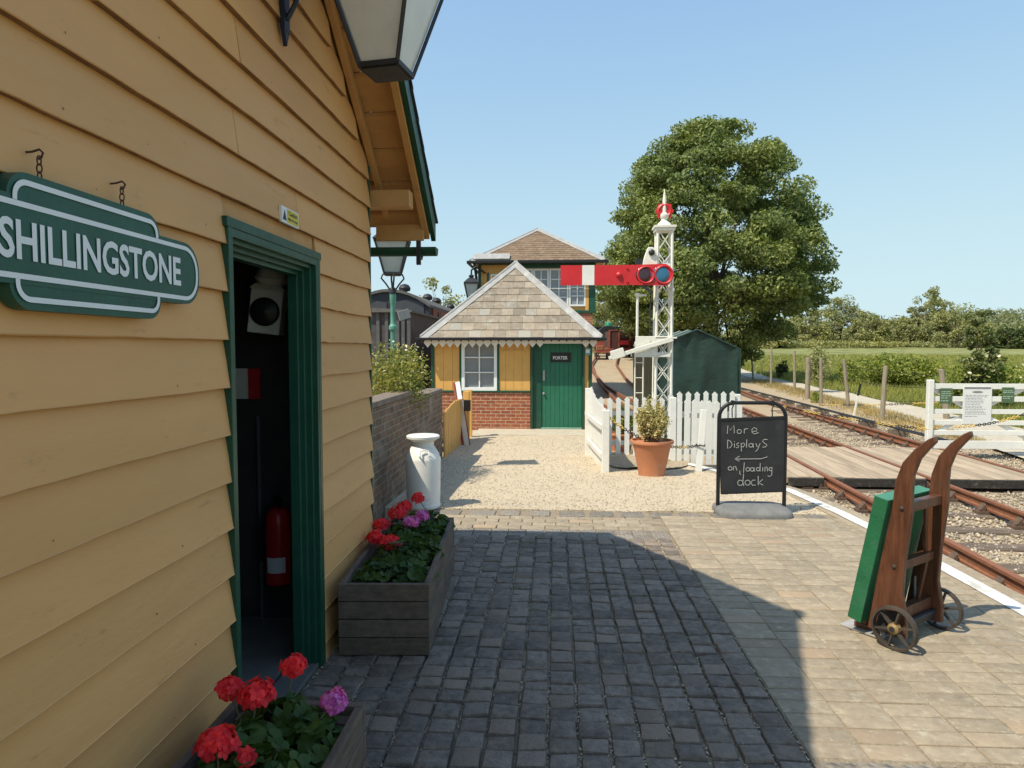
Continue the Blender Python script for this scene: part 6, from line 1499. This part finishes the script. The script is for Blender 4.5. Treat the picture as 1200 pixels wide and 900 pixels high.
mb = MB(); mb.box(q.x-1.35, q.x+1.0, LD+4, LD+6, terr(q.x, LD)+1.16, zr_+.1); mb.box(q.x-1.5, q.x+1.15, LD+3.9, LD+6.1, zr_+.101, zr_+.2); mb.build('cab', m_dark, v)
for yq in (LD+.8, LD+2.5, LD+4.2):
    for s_ in (-.95, .65):
        mb = MB(); mb.lathe((q.x+s_, yq, terr(q.x, LD)+.55), [(.48, -.06), (.52, -.06), (.52, .06), (.48, .06)], 18, axis=(1, 0, 0)); mb.build('wheel', m_dark, v)
q = P(706, 410, 47); v = thing('flat_trolley', 'low rusty trolley loaded with red scrap left of the open wagon', 'trolley', (q.x, 47, terr(q.x, 47)))
z = terr(q.x, 47)
mb = MB(); mb.box(q.x-.45, q.x+.45, 47, 49, z+.45, z+.6); mb.build('deck', m_wagon, v)
mb = MB(); mb.box(q.x-.4, q.x+.1, 47.1, 47.8, z+.602, z+.95); mb.box(q.x+.12, q.x+.42, 47.1, 48, z+.602, z+.8); mb.build('load', m_rust, v, bevel=.04)
for yq in (47.3, 48.6):
    for s_ in (-.4, .4):
        mb = MB(); mb.lathe((q.x+s_, yq, z+.3), [(.28, -.04), (.3, -.04), (.3, .04), (.28, .04)], 14, axis=(1, 0, 0)); mb.build('wheel', m_dark, v)
a, b_ = P(1142, 399, 150), P(1172, 392, 150); z = terr_f(a.x, 150); v = thing('low_shed', 'long low shed with a pale roof far off between the trees at the right', 'shed', (a.x, 150, z))
MB().box(a.x, b_.x+6, 150, 158, z-1, b_.z-.7).build('wall', m_int, v)
MB().prism([(a.x-.5, 149.5, b_.z-.7), (a.x-.5, 154, b_.z+.4), (a.x-.5, 158.5, b_.z-.7)], (b_.x-a.x+7, 0, 0)).build('roof', m_shedroof, v)

# ================================================================ camera, sun, sky
cam = bpy.data.cameras.new('camera'); co = bpy.data.objects.new('camera', cam); COL.objects.link(co); S.camera = co
cam.lens = 24; cam.sensor_width = 36; cam.clip_start = .05; cam.clip_end = 6000
co.location = (0, 0, EYE); co.rotation_euler = Matrix((RT, UP, -FW)).transposed().to_euler()
sunv = Vector((-.525, -.405, 1)).normalized()
sl = bpy.data.lights.new('sun', 'SUN'); so = bpy.data.objects.new('sun', sl); COL.objects.link(so)
sl.energy = 2.7; sl.angle = R(.53); sl.color = (1, .925, .76); so.rotation_euler = (-sunv).to_track_quat('-Z', 'Y').to_euler()
wd = bpy.data.worlds.new('World'); S.world = wd; wd.use_nodes = True; nt = wd.node_tree
sky = nt.nodes.new('ShaderNodeTexSky'); sky.sky_type = 'NISHITA'; sky.sun_disc = False; sky.sun_elevation = math.asin(sunv.z); sky.sun_rotation = math.atan2(sunv.x, sunv.y)
sky.air_density = 1.0; sky.dust_density = .45; sky.ozone_density = 2; sky.altitude = 50
bg = nt.nodes['Background']; 
# the horizon glow of the sky rolls off softly, as in the photograph's clear air
sp = N(nt, 'ShaderNodeSeparateColor'); nt.links.new(sky.outputs[0], sp.inputs[0]); cb = N(nt, 'ShaderNodeCombineColor')
def mth(op, a, b=None):
    n = N(nt, 'ShaderNodeMath', operation=op)
    for i, v in enumerate((a, b)):
        if v is None: continue
        if hasattr(v, 'is_linked'): nt.links.new(v, n.inputs[i])
        else: n.inputs[i].default_value = v
    return n.outputs[0]
for i, (A_, q_) in enumerate(((1.04, 3.25), (1.12, 2.2), (1.60, 4.2))):
    x = sp.outputs[i]; x2 = mth('MULTIPLY', x, x)
    nt.links.new(mth('DIVIDE', mth('MULTIPLY', x, A_), mth('SQRT', mth('MULTIPLY_ADD', x2, q_*.2612**2) if False else mth('ADD', mth('MULTIPLY', x2, q_*.2612**2), 1.0))), cb.inputs[i])
nt.links.new(cb.outputs[0], bg.inputs['Color']); bg.inputs['Strength'].default_value = .15
S.view_settings.view_transform = 'Standard'; S.view_settings.look = 'None'; S.view_settings.exposure = 1.05; S.view_settings.gamma = 1
